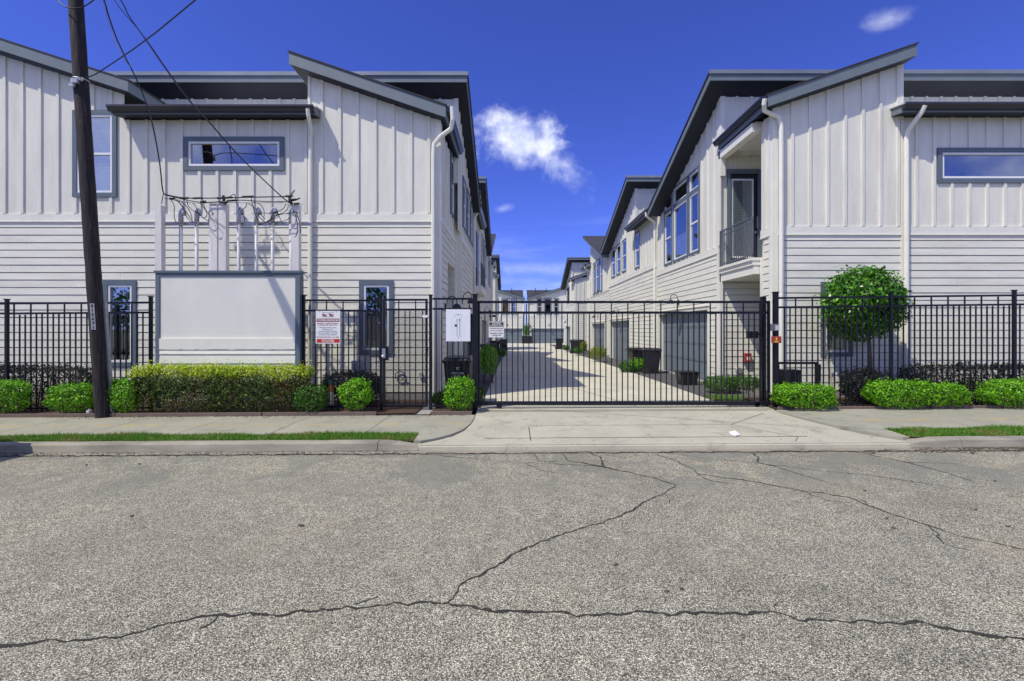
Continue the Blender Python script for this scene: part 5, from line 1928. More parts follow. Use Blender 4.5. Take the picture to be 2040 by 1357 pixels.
# jumper wires from the bus to the weatherheads, sagging in drip loops
J = [
    [(340, 398), (347, 410), (347, 430), (351, 443), (358, 446), (364, 441), (365, 432)],
    [(348, 396), (362, 410), (372, 432), (380, 441), (388, 444)],
    [(352, 397), (366, 414), (376, 430), (383, 440), (384, 443)],
    [(356, 398), (372, 412), (381, 428), (383, 442)],
    [(372, 398), (375, 410), (385, 420), (395, 425), (404, 434)],
    [(384, 404), (391, 413), (395, 424), (402, 432), (414, 440), (418, 439)],
    [(398, 404), (406, 414), (411, 422), (412, 430), (407, 434), (402, 432)],
    [(404, 398), (408, 414), (414, 424), (419, 431)],
    [(390, 421), (397, 426), (396, 436), (394, 440)],
    [(455, 394), (467, 387), (470, 398), (478, 418), (486, 432), (488, 441)],
    [(491, 405), (490, 412), (484, 417), (481, 425), (492, 438)],
    [(500, 392), (503, 408), (507, 423), (514, 438), (516, 442)],
    [(492, 404), (503, 411), (515, 422), (524, 432), (528, 437)],
    [(505, 402), (519, 408), (526, 420), (526, 432)],
    [(519, 424), (535, 425), (545, 424), (551, 421)],
    [(570, 406), (565, 415), (555, 421), (545, 424)],
    [(574, 407), (573, 416), (566, 423), (555, 427), (545, 430)],
    [(514, 447), (522, 447), (534, 440), (545, 433), (556, 428), (575, 425), (597, 423)],
    [(535, 441), (545, 436), (555, 431), (552, 424), (547, 424)],
    [(552, 421), (556, 430), (560, 440), (564, 446)],
    [(540, 444), (550, 442), (562, 441), (572, 438), (577, 433)],
    [(583, 420), (590, 432), (593, 450), (592, 465), (588, 473)],
    [(584, 418), (592, 428), (597, 445), (599, 465)],
    [(512, 424), (520, 436), (530, 443), (536, 440)],
    [(545, 424), (540, 434), (536, 446), (548, 449)],
]
for pts in J:
    mb = MB()
    y0 = YT - random.uniform(0.0, 0.10)
    mb.tube(spline([wpt(px, py, y0 + random.uniform(-0.02, 0.02)) for px, py in pts], 5), 0.0075, 5)
    mb.build('jumper_wire', M['cable'], rk)
for a, b in (((576, 391), (587, 379)), ((581, 398), (598, 394.5))):
    mb = MB()
    mb.tube([wpt(*a, YT), wpt((a[0] + b[0]) / 2, (a[1] + b[1]) / 2 + 1.5, YT), wpt(*b, YT)], 0.012, 6)
    mb.build('wire_tail', M['cable'], rk)

# ------------------------------------------------------------------ utility pole
YP = 8.78
pb_ = Vector((fz(205.5, YP), YP, -0.12))
up = thing('utility_pole', 'leaning dark creosoted timber utility pole at the sidewalk edge', 'utility pole', pb_)


def pole_c(z):
    """axis of the pole at height z"""
    t = (z + 0.0) / 8.0
    return Vector((pb_.x - 0.55 * t + 0.02 * t * t, YP, z))


path = [pole_c(z) for z in np.linspace(-0.25, 8.5, 40)]
mb = MB()
mb.tube(path, 0.122, 20, r1=0.116)
# slightly uneven round section
vv = []
for i, p in enumerate(mb.v):
    c = path[i // 20]
    d = Vector(p) - c
    j = i % 20
    k = 1 + 0.02 * math.sin(j * 2.3 + i * 0.11) + 0.012 * math.sin(i * 0.7)
    vv.append(tuple(c + d * k))
mb.v = vv
mb.build('shaft', M['pole'], up, smooth=True)
mb = MB()
a, b = pole_c(0.05), pole_c(zz(600, YP - 0.1))
off = Vector((0.088, 0.060, 0))
mb.tube([a + off + Vector((0.03, 0, 0)), b + off + Vector((0.03, 0, 0))], 0.045, 4)
mb.build('cable_guard', M['galv'], up)
mb = MB()
zc = zz(605, YP - 0.15)
c0, c1 = pole_c(zz(657, YP - 0.15)), pole_c(zz(604.5, YP - 0.15))
nrm_ = Vector((0.31, -0.95, 0)).normalized()
tan_ = Vector((0.95, 0.31, 0)).normalized()
p0, p1 = c0 + nrm_ * 0.121, c1 + nrm_ * 0.121
mb.prism([p0 - tan_ * 0.034, p0 + tan_ * 0.034, p0 + tan_ * 0.034 + nrm_ * 0.006, p0 - tan_ * 0.034 + nrm_ * 0.006],
         [p1 - tan_ * 0.034, p1 + tan_ * 0.034, p1 + tan_ * 0.034 + nrm_ * 0.006, p1 - tan_ * 0.034 + nrm_ * 0.006])
npl = mb.build('number_plate', M['signgrey'], up)


def text(par, s, size, center, mat, name='lettering', ext=0.0006, yoff=0.0, sx=1.0, rot=0.0, bold=0.0, width=None):
    """raised lettering facing the street, centred on a point"""
    cu = bpy.data.curves.new(name, 'FONT')
    cu.body = s
    cu.size = size
    cu.align_x = 'CENTER'
    cu.align_y = 'CENTER'
    cu.extrude = ext
    cu.offset = bold
    cu.resolution_u = 2
    cu.materials.append(mat)
    tmp = bpy.data.objects.new(name, cu)
    COL.objects.link(tmp)
    dg = bpy.context.evaluated_depsgraph_get()
    me = bpy.data.meshes.new_from_object(tmp.evaluated_get(dg))
    me.name = name
    bpy.data.objects.remove(tmp)
    bpy.data.curves.remove(cu)
    o = bpy.data.objects.new(name, me)
    place(o, par, center)
    o.rotation_euler = (math.radians(90), rot, 0)
    if width:
        xs_ = [q.co.x for q in me.vertices]
        w = max(xs_) - min(xs_)
        if w > 0:
            sx = width / w
    o.scale = (sx, 1, 1)
    return o


for i, ch in enumerate('612671'):
    p = p1 + (p0 - p1) * ((i + 0.55) / 6.0)
    tx_ = text(npl, ch, 0.082, p + nrm_ * 0.0075, M['ink'], bold=0.003)
    tx_.rotation_euler = (math.radians(90), 0, math.atan2(0.31, 0.95))
# band clamp and weathered hardware
# bracket arm and luminaire reaching over the street, pole-top arm for the drops
mb = MB()
t_ = pole_c(8.25)
mb.tube(spline([t_ + Vector((0, -0.12, 0)), t_ + Vector((0.03, -0.9, 0.45)), t_ + Vector((0.10, -1.7, 0.68)), Vector((-8.20, 6.75, 9.0))], 6), 0.035, 8)
mb.build('lamp_arm', M['galv'], up, smooth=True)
mb = MB()
mb.tube([(-8.20, 6.80, 9.0), (-8.20, 6.70, 9.0), (-8.21, 6.5, 9.0), (-8.23, 6.2, 8.98), (-8.23, 6.08, 8.97)], 0.05, 10, r1=0.13)
mb.build('luminaire', M['galv'], up, smooth=True)
mb = MB()
mb.box(t_.x - 0.5, t_.x + 0.5, t_.y - 0.18, t_.y - 0.125, 8.32, 8.42)
mb.build('cross_arm', M['pole'], up)
zc = zz(156, YP - 0.15)
c = pole_c(zc)
mb = MB()
mb.tube([c + Vector((0.05, -0.12, 0.02)), c + Vector((0.11, -0.11, -0.02)), c + Vector((0.14, -0.09, 0.03))], 0.02, 6)
mb.box(c.x - 0.02, c.x + 0.10, c.y - 0.19, c.y - 0.14, zc - 0.10, zc - 0.02)
mb.box(c.x - 0.08, c.x + 0.02, c.y - 0.17, c.y - 0.13, zc - 0.16, zc - 0.10)
mb.build('cable_bracket', M['galv'], up)
mb = MB()
n = 16
ring = [c + Vector((0.124 * math.cos(2 * math.pi * i / n), 0.124 * math.sin(2 * math.pi * i / n), 0.04)) for i in range(n + 1)]
mb.tube(ring, 0.012, 5)
mb.build('band_clamp', M['galv'], up)

# service drops: from the pole head down to the rack
head = pole_c(8.45) + Vector((0.32, -0.05, 0.35))


def cable(name, label, pts, r, group=None, mat='cable', n=8):
    mb = MB()
    mb.tube(spline(pts, n), r, 6)
    o = mb.build(name, M[mat])
    tag(o, label, 'cable', group)
    return o


def drop(pxs, ya, yb):
    k = len(pxs)
    out = []
    for i, (px, py) in enumerate(pxs):
        y = ya + (yb - ya) * i / (k - 1)
        out.append(wpt(px, py, y))
    return out


A = [(207, 0), (216.5, 32), (232, 76), (251, 117), (269, 152), (288.5, 198), (302.5, 244), (311, 283), (318.5, 329), (323.5, 375), (327, 388)]
cable('service_cable', 'thick black service cable curving down to the left timber of the rack', [tuple(head)] + drop(A, 8.84, YT), 0.013)
A2 = [(205, 0), (213, 32), (227, 76), (245, 115), (258, 132), (271, 156), (291, 203), (304, 246), (312, 285), (319, 330), (324, 375), (327, 389)]
cable('service_cable', 'thin grey wire running beside the thick cable to the left timber', [tuple(head + Vector((-0.03, -0.05, -0.1)))] + drop(A2, 8.80, YT), 0.007, mat='cablegrey')
B = [(240, 0), (257, 32), (290, 79), (332, 140), (375, 198), (417, 244), (463, 297), (513, 347), (566, 396), (580, 403)]
cable('service_cable', 'black service cable crossing in front of the narrow window to the right timber', [tuple(head + Vector((0.05, -0.05, 0)))] + drop(B, 8.82, YT), 0.012)
B2 = [(228, 0), (246, 25), (268, 50), (295, 84), (336, 143), (379, 201), (421, 247), (466, 299), (515, 349), (568, 398), (582, 405)]
cable('service_cable', 'thin wire twisted beside the cable crossing the narrow window', [tuple(head + Vector((0.02, -0.08, 0.05)))] + drop(B2, 8.78, YT), 0.007, mat='cable')
pc = c + Vector((0.14, -0.09, 0.03))
cable('guy_wire', 'straight wire from the pole bracket rising over the roofs into the sky', [tuple(pc), wpt(209, 136, 8.55), (-5.1, 7.25, 6.94), (1.9, 3.75, 8.42), (11.9, -1.25, 10.5)], 0.011, n=4)
cable('pole_loop', 'short black slack loop hanging around the pole near the top edge', [wpt(108, -14, 8.72), wpt(120, 6, 8.62), wpt(138, 16, 8.58), wpt(162, 15, 8.58), wpt(180, 5, 8.66), wpt(196, -8, 8.72)], 0.011)
# ------------------------------------------------------------------ signs
YN = YF - 0.022


def panel_box(x0, x1, z0, z1, y, mat, name, par=None, th=0.004, bevel=0.0):
    mb = MB()
    mb.box(x0, x1, y - th, y, z0, z1)
    return mb.build(name, mat, par, bevel=bevel)


# towing sign
ts = thing('towing_sign', 'white TOWING ENFORCED sign with red bands on the iron fence', 'sign', (fz(653.5, YN), YN, 1.4))
x0, x1, z0, z1 = fz(629.2, YN), fz(678, YN), zz(684.5, YN), zz(619.5, YN)
panel_box(x0, x1, z0, z1, YN, M['signwhite'], 'sign_board', ts, 0.006)
W, H = x1 - x0, z1 - z0
yt = YN - 0.0062


def sx_(f):
    return x0 + W * f


def sz_(f):
    return z1 - H * f


panel_box(sx_(0.03), sx_(0.97), sz_(0.335), sz_(0.235), yt, M['darkred'], 'heading_band', ts, 0.001)
text(ts, 'TOWING ENFORCED', H * 0.075, (sx_(0.5), yt - 0.0012, sz_(0.288)), M['signwhite'], width=W * 0.90, bold=0.0015)
panel_box(sx_(0.04), sx_(0.98), sz_(0.975), sz_(0.86), yt, M['red'], 'footer_band', ts, 0.001)
text(ts, 'ELITE TOWING', H * 0.052, (sx_(0.5), yt - 0.0012, sz_(0.895)), M['signwhite'], width=W * 0.50, bold=0.001)
text(ts, '713-977-1308', H * 0.052, (sx_(0.5), yt - 0.0012, sz_(0.945)), M['signwhite'], width=W * 0.50, bold=0.001)
for s_, zf, wf, m_ in (('RESIDENT & GUEST PARKING', 0.385, 0.86, 'darkred'), ('IN DESIGNATED AREAS ONLY', 0.435, 0.82, 'darkred'), ('OPERABLE STREET LEGAL', 0.515, 0.72, 'inkgrey'), ('VEHICLES ONLY', 0.570, 0.45, 'inkgrey'),
                       ('UNAUTHORIZED VEHICLES', 0.625, 0.74, 'inkgrey'), ("WILL BE TOWED AT OWNER'S", 0.680, 0.84, 'inkgrey'), ("OR OPERATOR'S EXPENSE", 0.735, 0.74, 'inkgrey'), ('TOWING ENFORCED AT ALL TIMES', 0.805, 0.92, 'darkred')):
    text(ts, s_, H * 0.043, (sx_(0.49), yt - 0.0008, sz_(zf)), M[m_], width=W * wf, bold=0.0006)
mb = MB()      # tow pictogram: frame, two vehicles, hook line
fx0, fx1, fz0_, fz1_ = sx_(0.27), sx_(0.73), sz_(0.19), sz_(0.05)
t = 0.006
for q in ((fx0, fx1, fz1_ - t, fz1_), (fx0, fx1, fz0_, fz0_ + t), (fx0, fx0 + t, fz0_ + t, fz1_ - t), (fx1 - t, fx1, fz0_ + t, fz1_ - t)):
    mb.box(q[0], q[1], yt - 0.001, yt, q[2], q[3])


def flat(mb, pts, y, th=0.001):
    return mb.prism([(x, y - th, z) for x, z in pts], [(x, y, z) for x, z in pts])


def pic(pts):
    return [(fx0 + (fx1 - fx0) * a, fz0_ + (fz1_ - fz0_) * b) for a, b in pts]


flat(mb, pic([(0.04, 0.28), (0.04, 0.62), (0.12, 0.70), (0.24, 0.66), (0.28, 0.52), (0.40, 0.46), (0.40, 0.30)]), yt)
flat(mb, pic([(0.62, 0.24), (0.60, 0.66), (0.68, 0.78), (0.78, 0.66), (0.95, 0.52), (0.95, 0.24)]), yt)
mb.build('tow_pictogram', M['darkred'], ts)
mb = MB()
for a in (0.14, 0.30, 0.72, 0.88):
    cx, cz = fx0 + (fx1 - fx0) * a, fz0_ + (fz1_ - fz0_) * 0.24
    flat(mb, [(cx + 0.016 * math.cos(i * math.pi / 5), cz + 0.016 * math.sin(i * math.pi / 5)) for i in range(10)], yt - 0.0012, 0.0006)
flat(mb, pic([(0.40, 0.40), (0.42, 0.40), (0.56, 0.86), (0.66, 0.78), (0.66, 0.72), (0.56, 0.79)]), yt)
mb.build('pictogram_wheel', M['inkgrey'], ts)
mb = MB()
for fx_ in (0.16, 0.84):
    flat(mb, [(sx_(fx_) + 0.008 * math.cos(i * math.pi / 4), sz_(0.03) + 0.008 * math.sin(i * math.pi / 4)) for i in range(8)], yt - 0.0002, 0.004)
mb.build('fixing_bolt', M['iron'], ts)

# site plan
sp = thing('site_plan', 'white laminated site plan sheet tied to the narrow fence panel', 'site plan', (fz(912, YN), YN, 1.5))
x0, x1, z0, z1 = fz(888.5, YN), fz(937, YN), zz(680, YN), zz(616.3, YN)
panel_box(x0, x1, z0, z1, YN, M['paper'], 'plan_sheet', sp, 0.004)
W, H = x1 - x0, z1 - z0
yt = YN - 0.0042
mb = MB()
for a, b, c_, d in ((0.375, 0.62, 0.158, 0.168), (0.44, 0.46, 0.29, 0.36), (0.545, 0.585, 0.29, 0.36), (0.445, 0.47, 0.36, 0.86), (0.555, 0.58, 0.36, 0.86), (0.575, 0.64, 0.845, 0.852), (0.34, 0.352, 0.18, 0.25), (0.645, 0.657, 0.18, 0.25)):
    # solid building edges broken into dashes
    if d - c_ > 0.3:
        q = c_
        while q < d:
            mb.box(sx_(a), sx_(b), yt - 0.0006, yt, sz_(min(d, q + 0.035)), sz_(q))
            q += 0.05
    else:
        mb.box(sx_(a), sx_(b), yt - 0.0006, yt, sz_(d), sz_(c_))
mb.box(sx_(0.36), sx_(0.45), yt - 0.0006, yt, sz_(0.545), sz_(0.475))
mb.box(sx_(0.495), sx_(0.53), yt - 0.0006, yt, sz_(0.895), sz_(0.87))
mb.box(sx_(0.485), sx_(0.52), yt - 0.0006, yt, sz_(0.205), sz_(0.188))
mb.build('plan_ink', M['ink'], sp)
mb = MB()
for i in range(9):
    for s_, e_ in ((0.22, 0.40), (0.62, 0.78)):
        zf = 0.36 + i * 0.058
        mb.box(sx_(s_), sx_(e_), yt - 0.0005, yt - 0.0001, sz_(zf + 0.004), sz_(zf))
for s_ in (0.22, 0.40, 0.62, 0.78):
    mb.box(sx_(s_) - 0.001, sx_(s_) + 0.001, yt - 0.0004, yt - 0.0001, sz_(0.83), sz_(0.36))
mb.box(sx_(0.2), sx_(0.82), yt - 0.0005, yt - 0.0001, sz_(0.905), sz_(0.90))
mb.box(sx_(0.35), sx_(0.62), yt - 0.0005, yt - 0.0001, sz_(0.972), sz_(0.968))
mb.build('plan_lines', M['linegrey'], sp)

# caution sign on the sliding gate
YC = YG - 0.036
cs = thing('caution_sign', 'small CAUTION automatic gate sign on the sliding gate', 'sign', (fz(988.5, YC), YC, 1.6))
x0, x1, z0, z1 = fz(973, YC), fz(1004.5, YC), zz(673, YC), zz(640.5, YC)
panel_box(x0, x1, z0, z1, YC, M['signgrey'], 'sign_edge', cs, 0.004, 0.0)
W, H = x1 - x0, z1 - z0
panel_box(sx_(0.04), sx_(0.96), sz_(0.96), sz_(0.035), YC - 0.0042, M['signwhite'], 'sign_board', cs, 0.001)
yt = YC - 0.0055
panel_box(sx_(0.055), sx_(0.945), sz_(0.33), sz_(0.055), yt, M['ink'], 'heading_band', cs, 0.001)
text(cs, 'CAUTION!', H * 0.17, (sx_(0.5), yt - 0.0015, sz_(0.14)), M['signwhite'], width=W * 0.55, bold=0.0012)
text(cs, 'AUTOMATIC GATE', H * 0.13, (sx_(0.5), yt - 0.0015, sz_(0.265)), M['signwhite'], width=W * 0.80, bold=0.001)
for s_, zf, wf, m_ in (('One Vehicle Per Gate Cycle', 0.43, 0.82, 'ink'), ('DO NOT TAILGATE', 0.575, 0.74, 'darkred'), ('Responsible for Damage', 0.72, 0.82, 'ink'), ('to Vehicle & Gate', 0.84, 0.62, 'ink')):
    text(cs, s_, H * 0.10, (sx_(0.5), yt - 0.0008, sz_(zf)), M[m_], width=W * wf, bold=0.0008)
mb = MB()
cx, cz = sx_(0.5), sz_(0.915)
flat(mb, [(cx - 0.012, cz + 0.010), (cx + 0.012, cz + 0.010), (cx, cz - 0.012)], yt)
mb.build('sign_arrow', M['ink'], cs)


# ------------------------------------------------------------------ plants
def leaf_quads(P, N, size, jitter=0.9, asp=0.55):
    """one folded leaf (diamond) per point; N = preferred facing"""
    n = len(P)
    R = rng.normal(size=(n, 3))
    nn = N + jitter * R
    nn /= np.linalg.norm(nn, axis=1)[:, None] + 1e-9
    t = np.cross(nn, rng.normal(size=(n, 3)))
    t /= np.linalg.norm(t, axis=1)[:, None] + 1e-9
    b = np.cross(nn, t)
    s = (size * (0.6 + 0.8 * rng.random(n)))[:, None]
    a0 = P - t * s * 0.5
    a2 = P + t * s * 0.5
    a1 = P + b * s * asp * 0.5 + nn * s * 0.10
    a3 = P - b * s * asp * 0.5 + nn * s * 0.10
    v = np.stack([a0, a1, a2, a3], axis=1).reshape(-1, 3)
    f = np.arange(4 * n).reshape(-1, 4)
    return v, f


def lumps(d, seed, amp):
    r = np.random.default_rng(seed)
    out = np.zeros(len(d))
    for k in range(6):
        w = r.normal(size=3) * (2.2 + k * 1.3)
        out += np.sin(d @ w + r.random() * 6.3) / (1 + 0.6 * k)
    return 1 + amp * out


def shell(n, c, r, p, seed, depth=0.22, amp=0.07, squash=0.0):
    """points in the outer skin of a superellipsoid with an uneven surface"""
    d = rng.normal(size=(n, 3))
    d /= np.linalg.norm(d, axis=1)[:, None]
    k = (np.abs(d[:, 0]) ** p + np.abs(d[:, 1]) ** p + np.abs(d[:, 2]) ** p) ** (-1.0 / p)
    rad = k * lumps(d, seed, amp) * (1 - depth * rng.random(n) ** 1.6)
    P = np.array(c) + d * rad[:, None] * np.array(r)
    N = d / np.array(r)
    N /= np.linalg.norm(N, axis=1)[:, None]
    return P, N


def bush(label, px0, px1, pt, pb, y, depth, mat, n, size, p=3.0, group=None, name='shrub', amp=0.09, seed=1, cat='shrub', spray=0, stems=9, jit=0.6, base=None, shelld=0.26):
    x0, x1 = fz(px0, y), fz(px1, y)
    zt = zz(pt, y)
    cx = (x0 + x1) / 2
    g = gx(cx) + 0.03 if base is None else base
    zb = max(g + 0.02, zz(pb, y)) if pb else g + 0.05
    c = (cx, y, (zt + zb) / 2)
    r = ((x1 - x0) / 2 * 0.95, depth, (zt - zb) / 2 * 0.95)
    t = thing(name, label, cat, (cx, y, g), group)
    n = int(n * 1.7)
    size = size * 0.80
    amp = amp * 0.75
    p = p * 1.35
    P, N = shell(int(n * 0.7), c, r, p, seed, shelld, amp)
    K = max(20, int(n * 0.42 / 11))
    Cc, Cn = shell(K, c, (r[0] * 1.02, r[1] * 1.02, r[2] * 1.02), p, seed, 0.10, amp)
    up_ = Cc[:, 2] > zb + 0.25 * (zt - zb)
    Cc, Cn = Cc[up_], Cn[up_]
    m11 = 11
    T_ = rng.random((len(Cc), m11, 1))
    dirn = Cn + np.array([0, 0, 0.5]) + 0.5 * rng.normal(size=Cn.shape)
    Q = (Cc[:, None, :] + dirn[:, None, :] * (T_ - 0.35) * size * 1.5 + rng.normal(size=(len(Cc), m11, 3)) * size * 0.28).reshape(-1, 3)
    P = np.vstack([P, Q])
    N = np.vstack([N, np.repeat(Cn, m11, axis=0)])
    if spray:
        m = spray
        Q = np.column_stack([rng.uniform(x0, x1, m), rng.uniform(y - depth * 0.8, y + depth * 0.8, m), zt + rng.random(m) ** 2 * 0.16 - 0.03])
        P = np.vstack([P, Q])
        N = np.vstack([N, np.tile([0, -0.3, 1.0], (m, 1))])
    fr_ac = (P[:, 2] - zb) / max(zt - zb, 0.05)
    hol = np.sin(P[:, 0] * 17 + seed) * np.sin(P[:, 2] * 21 + seed * 2) * np.sin(P[:, 1] * 15 + 1)
    keep = (rng.random(len(P)) < np.clip(0.25 + 1.9 * fr_ac, 0, 1)) & ((hol < 0.42) | (rng.random(len(P)) < 0.35)) & (P[:, 2] > g - 0.02)
    P, N = P[keep], N[keep]
    v, f = leaf_quads(P, N, size, jit)
    raw_mesh('foliage', v, f, mat, t, kind='stuff')
    mb = MB()
    for i in range(stems):
        a = random.uniform(-0.35, 0.35) * (x1 - x0)
        bx_ = cx + a
        mb.tube([(bx_ * 0.9 + cx * 0.1, y + random.uniform(-.05, .05), g - 0.05), (bx_, y + random.uniform(-.08, .08), (zt + zb) / 2), (bx_ + random.uniform(-.08, .08), y, zt - (zt - zb) * 0.2)], 0.014, 5, r1=0.005)
    mb.build('stem', M['bark'], t, kind='stuff')
    return t


GB = 'bright green clipped shrubs along the sidewalk'
bush('bright green clipped shrub cut by the frame beside the fence post', -40, 54, 760, 822, 9.02, 0.22, M['leaf'], 5200, 0.040, 3.2, GB, seed=3)
bush('low bright green clipped shrub just left of the utility pole', 105, 188, 765, 824, 9.0, 0.22, M['leaf'], 4600, 0.040, 3.2, GB, seed=4)
bush('small bright green shrub between the pole and the long hedge', 218, 274, 757, 829, 8.95, 0.20, M['leaf'], 4000, 0.042, 2.8, GB, seed=5)
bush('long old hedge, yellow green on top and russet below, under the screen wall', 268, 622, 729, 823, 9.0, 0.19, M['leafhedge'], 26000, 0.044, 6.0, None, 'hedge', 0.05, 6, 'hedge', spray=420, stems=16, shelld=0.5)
bush('small round green shrub tucked against the right end of the long hedge', 592, 650, 768, 824, 8.95, 0.20, M['leafmid'], 3600, 0.040, 2.4, GB, seed=7)
bush('round bright shrub left of the pedestrian gate', 678, 739, 758, 815, 8.98, 0.21, M['leaf'], 4200, 0.040, 2.6, GB, seed=8)
bush('round bright shrub between the pedestrian gate and the driveway', 887, 945, 755, 817, 8.98, 0.21, M['leaf'], 4200, 0.040, 2.5, GB, seed=9)
bush('box shaped bright shrub right beside the gate post', 1548, 1661, 767, 822, 9.0, 0.24, M['leaf'], 7000, 0.040, 4.0, GB, seed=10)
bush('bright clipped shrub beneath the round tree, left of a twin', 1732, 1846, 760, 815, 9.05, 0.22, M['leaf'], 6800, 0.040, 3.2, GB, seed=11)
bush('looser bright shrub grown into its left neighbour by the fence', 1828, 1921, 765, 812, 9.08, 0.22, M['leaf'], 4200, 0.042, 2.6, GB, seed=12, amp=0.11)
bush('bright clipped shrub by the far right fence post', 1958, 2090, 758, 810, 9.05, 0.22, M['leaf'], 7000, 0.040, 3.2, GB, seed=13)
# dark shrubs behind the fence
GD = 'dark shrubs behind the iron fence'
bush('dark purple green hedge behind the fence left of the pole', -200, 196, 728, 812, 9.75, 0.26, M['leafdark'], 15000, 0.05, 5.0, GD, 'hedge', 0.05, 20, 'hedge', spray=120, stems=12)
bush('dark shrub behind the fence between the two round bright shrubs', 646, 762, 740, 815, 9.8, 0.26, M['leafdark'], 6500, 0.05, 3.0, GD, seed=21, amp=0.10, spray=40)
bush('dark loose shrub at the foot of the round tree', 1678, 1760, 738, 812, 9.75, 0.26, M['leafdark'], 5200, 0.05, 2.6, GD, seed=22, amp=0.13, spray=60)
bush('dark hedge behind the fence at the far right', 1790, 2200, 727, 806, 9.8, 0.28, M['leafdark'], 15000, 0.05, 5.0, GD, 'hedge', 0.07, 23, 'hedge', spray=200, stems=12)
bush('small dark shrub in front of the black trash bin', 862, 892, 782, 815, 9.6, 0.2, M['leafmid'], 1800, 0.04, 2.4, GD, seed=24)
bush('small green shrub squeezed behind the left gate post', 938, 962, 770, 808, 9.8, 0.16, M['leafmid'], 1500, 0.04, 2.2, None, seed=25, stems=3)
# shrubs behind the sliding gate
bush('green clipped shrub at the alcove foot, nearer the garage', 1408, 1465, 752, 790, 11.55, 0.3, M['leafmid'], 4200, 0.042, 3.4, 'shrubs at the balcony corner', seed=30)
bush('green clipped shrub at the alcove foot, nearer the gate', 1455, 1512, 750, 786, 11.75, 0.3, M['leafmid'], 4200, 0.042, 3.4, 'shrubs at the balcony corner', seed=31)
bush('bright green shrub in the shade along the left driveway edge', 957, 991, 692, 745, 14.0, 0.9, M['leaf'], 5200, 0.05, 3.0, None, seed=32, base=0.0)
for i, (px0, px1, pt, pb, y, m_, lb) in enumerate([
        (1236, 1262, 722, 742, 17.6, 'leafmid', 'low green shrub beside the pair of trash bins, driveway side'),
        (1258, 1284, 714, 741, 17.9, 'leaf', 'green shrub directly behind the pair of trash bins'),
        (1176, 1206, 692, 716, 23.6, 'leafyellow', 'yellow green shrub beside the second sunny garage door'),
        (1142, 1158, 694, 704, 30.0, 'leafmid', 'small round shrub on the driveway edge past the yellow shrub'),
        (1157, 1168, 681, 700, 32.5, 'leafyellow', 'yellow shrub near the distant bins'),
        (1122, 1133, 689, 698, 36.0, 'leafmid', 'tiny round shrub far down the driveway'),
        (992, 1008, 694, 712, 27.0, 'leafmid', 'dark shrub far down the shaded edge')]):
    bush(lb, px0, px1, pt, pb, y, 0.4, M[m_], 1600, 0.07, 2.4, 'small shrubs along the driveway', seed=40 + i, base=alley(y), stems=2)

# clipped standard tree
YTR = 9.93
tt = thing('clipped_tree', 'round clipped standard tree behind the right fence', 'tree', (fz(1733, YTR), YTR, 0.05))
cx, cz = fz(1719, YTR), zz(608, YTR)
parts_v, parts_n = [], []
P, N = shell(7600, (cx, YTR, cz), (0.79, 0.54, 0.755), 2.5, 77, 0.55, 0.06)
parts_v.append(P)
parts_n.append(N)
for k in range(190):      # sprigs that break the outline
    d = rng.normal(size=3)
    d[2] = abs(d[2]) * 1.2 - 0.55
    d /= np.linalg.norm(d)
    q = np.array((cx, YTR, cz)) + d * np.array((0.79, 0.53, 0.76)) * (0.90 + 0.13 * rng.random())
    m = 26
    parts_v.append(q + rng.normal(size=(m, 3)) * 0.070)
    parts_n.append(np.tile(d, (m, 1)))
P = np.vstack(parts_v)
N = np.vstack(parts_n)
hol = np.sin(P[:, 0] * 9.5) * np.sin(P[:, 2] * 11 + 1.3) + 0.6 * np.sin(P[:, 0] * 21 + P[:, 2] * 17)
keep = (hol < 0.75) | (rng.random(len(P)) < 0.3)
P, N = P[keep], N[keep]
v, f = leaf_quads(P, N, 0.082, 0.8, 0.45)
raw_mesh('crown', v, f, M['leaftree'], tt, kind='stuff')
mb = MB()
mb.tube([(fz(1733, YTR), YTR, 0.0), (fz(1734, YTR), YTR, 0.7), (fz(1732, YTR), YTR, 1.3), (cx + 0.05, YTR, cz)], 0.05, 9, r1=0.03)
tk = mb.build('trunk', M['bark'], tt, smooth=True)
for k in range(9):
    a = k * 2 * math.pi / 9
    mb = MB()
    b0 = Vector((cx + 0.09, YTR, 1.35 + 0.06 * k))
    b1 = b0 + Vector((0.35 * math.cos(a), 0.22 * math.sin(a), 0.3))
    mb.tube([b0, (b0 + b1) / 2 + Vector((0, 0, 0.05)), b1], 0.017, 5, r1=0.006)
    mb.build('branch', M['bark'], tk)
mb = MB()
mb.tube([wpt(1645, 684, 9.7), wpt(1650, 720, 9.7), (fz(1664, 9.7), 9.7, 0.0)], 0.018, 6)
o = mb.build('tree_stake', M['stake'])
tag(o, 'leaning pale stake left of the round tree trunk', 'stake')

# potted plant at the far end
ptp = thing('potted_tree', 'thin potted tree before the downspouts at the driveway end', 'potted tree', (2.0, 65.5, -0.35))
mb = MB()
mb.box(1.3, 2.7, 65.0, 66.2, -0.35, 0.75)
mb.build('planter', M['bin'], ptp, bevel=0.05)
P, N = shell(900, (2.0, 65.6, 1.7), (0.7, 0.5, 1.0), 2.0, 91, 0.9, 0.15)
v, f = leaf_quads(P, N, 0.16)
raw_mesh('foliage', v, f, M['leafmid'], ptp, kind='stuff')
mb = MB()
mb.tube([(2.0, 65.6, 0.6), (2.05, 65.6, 2.2)], 0.05, 6)
mb.build('stem', M['bark'], ptp)


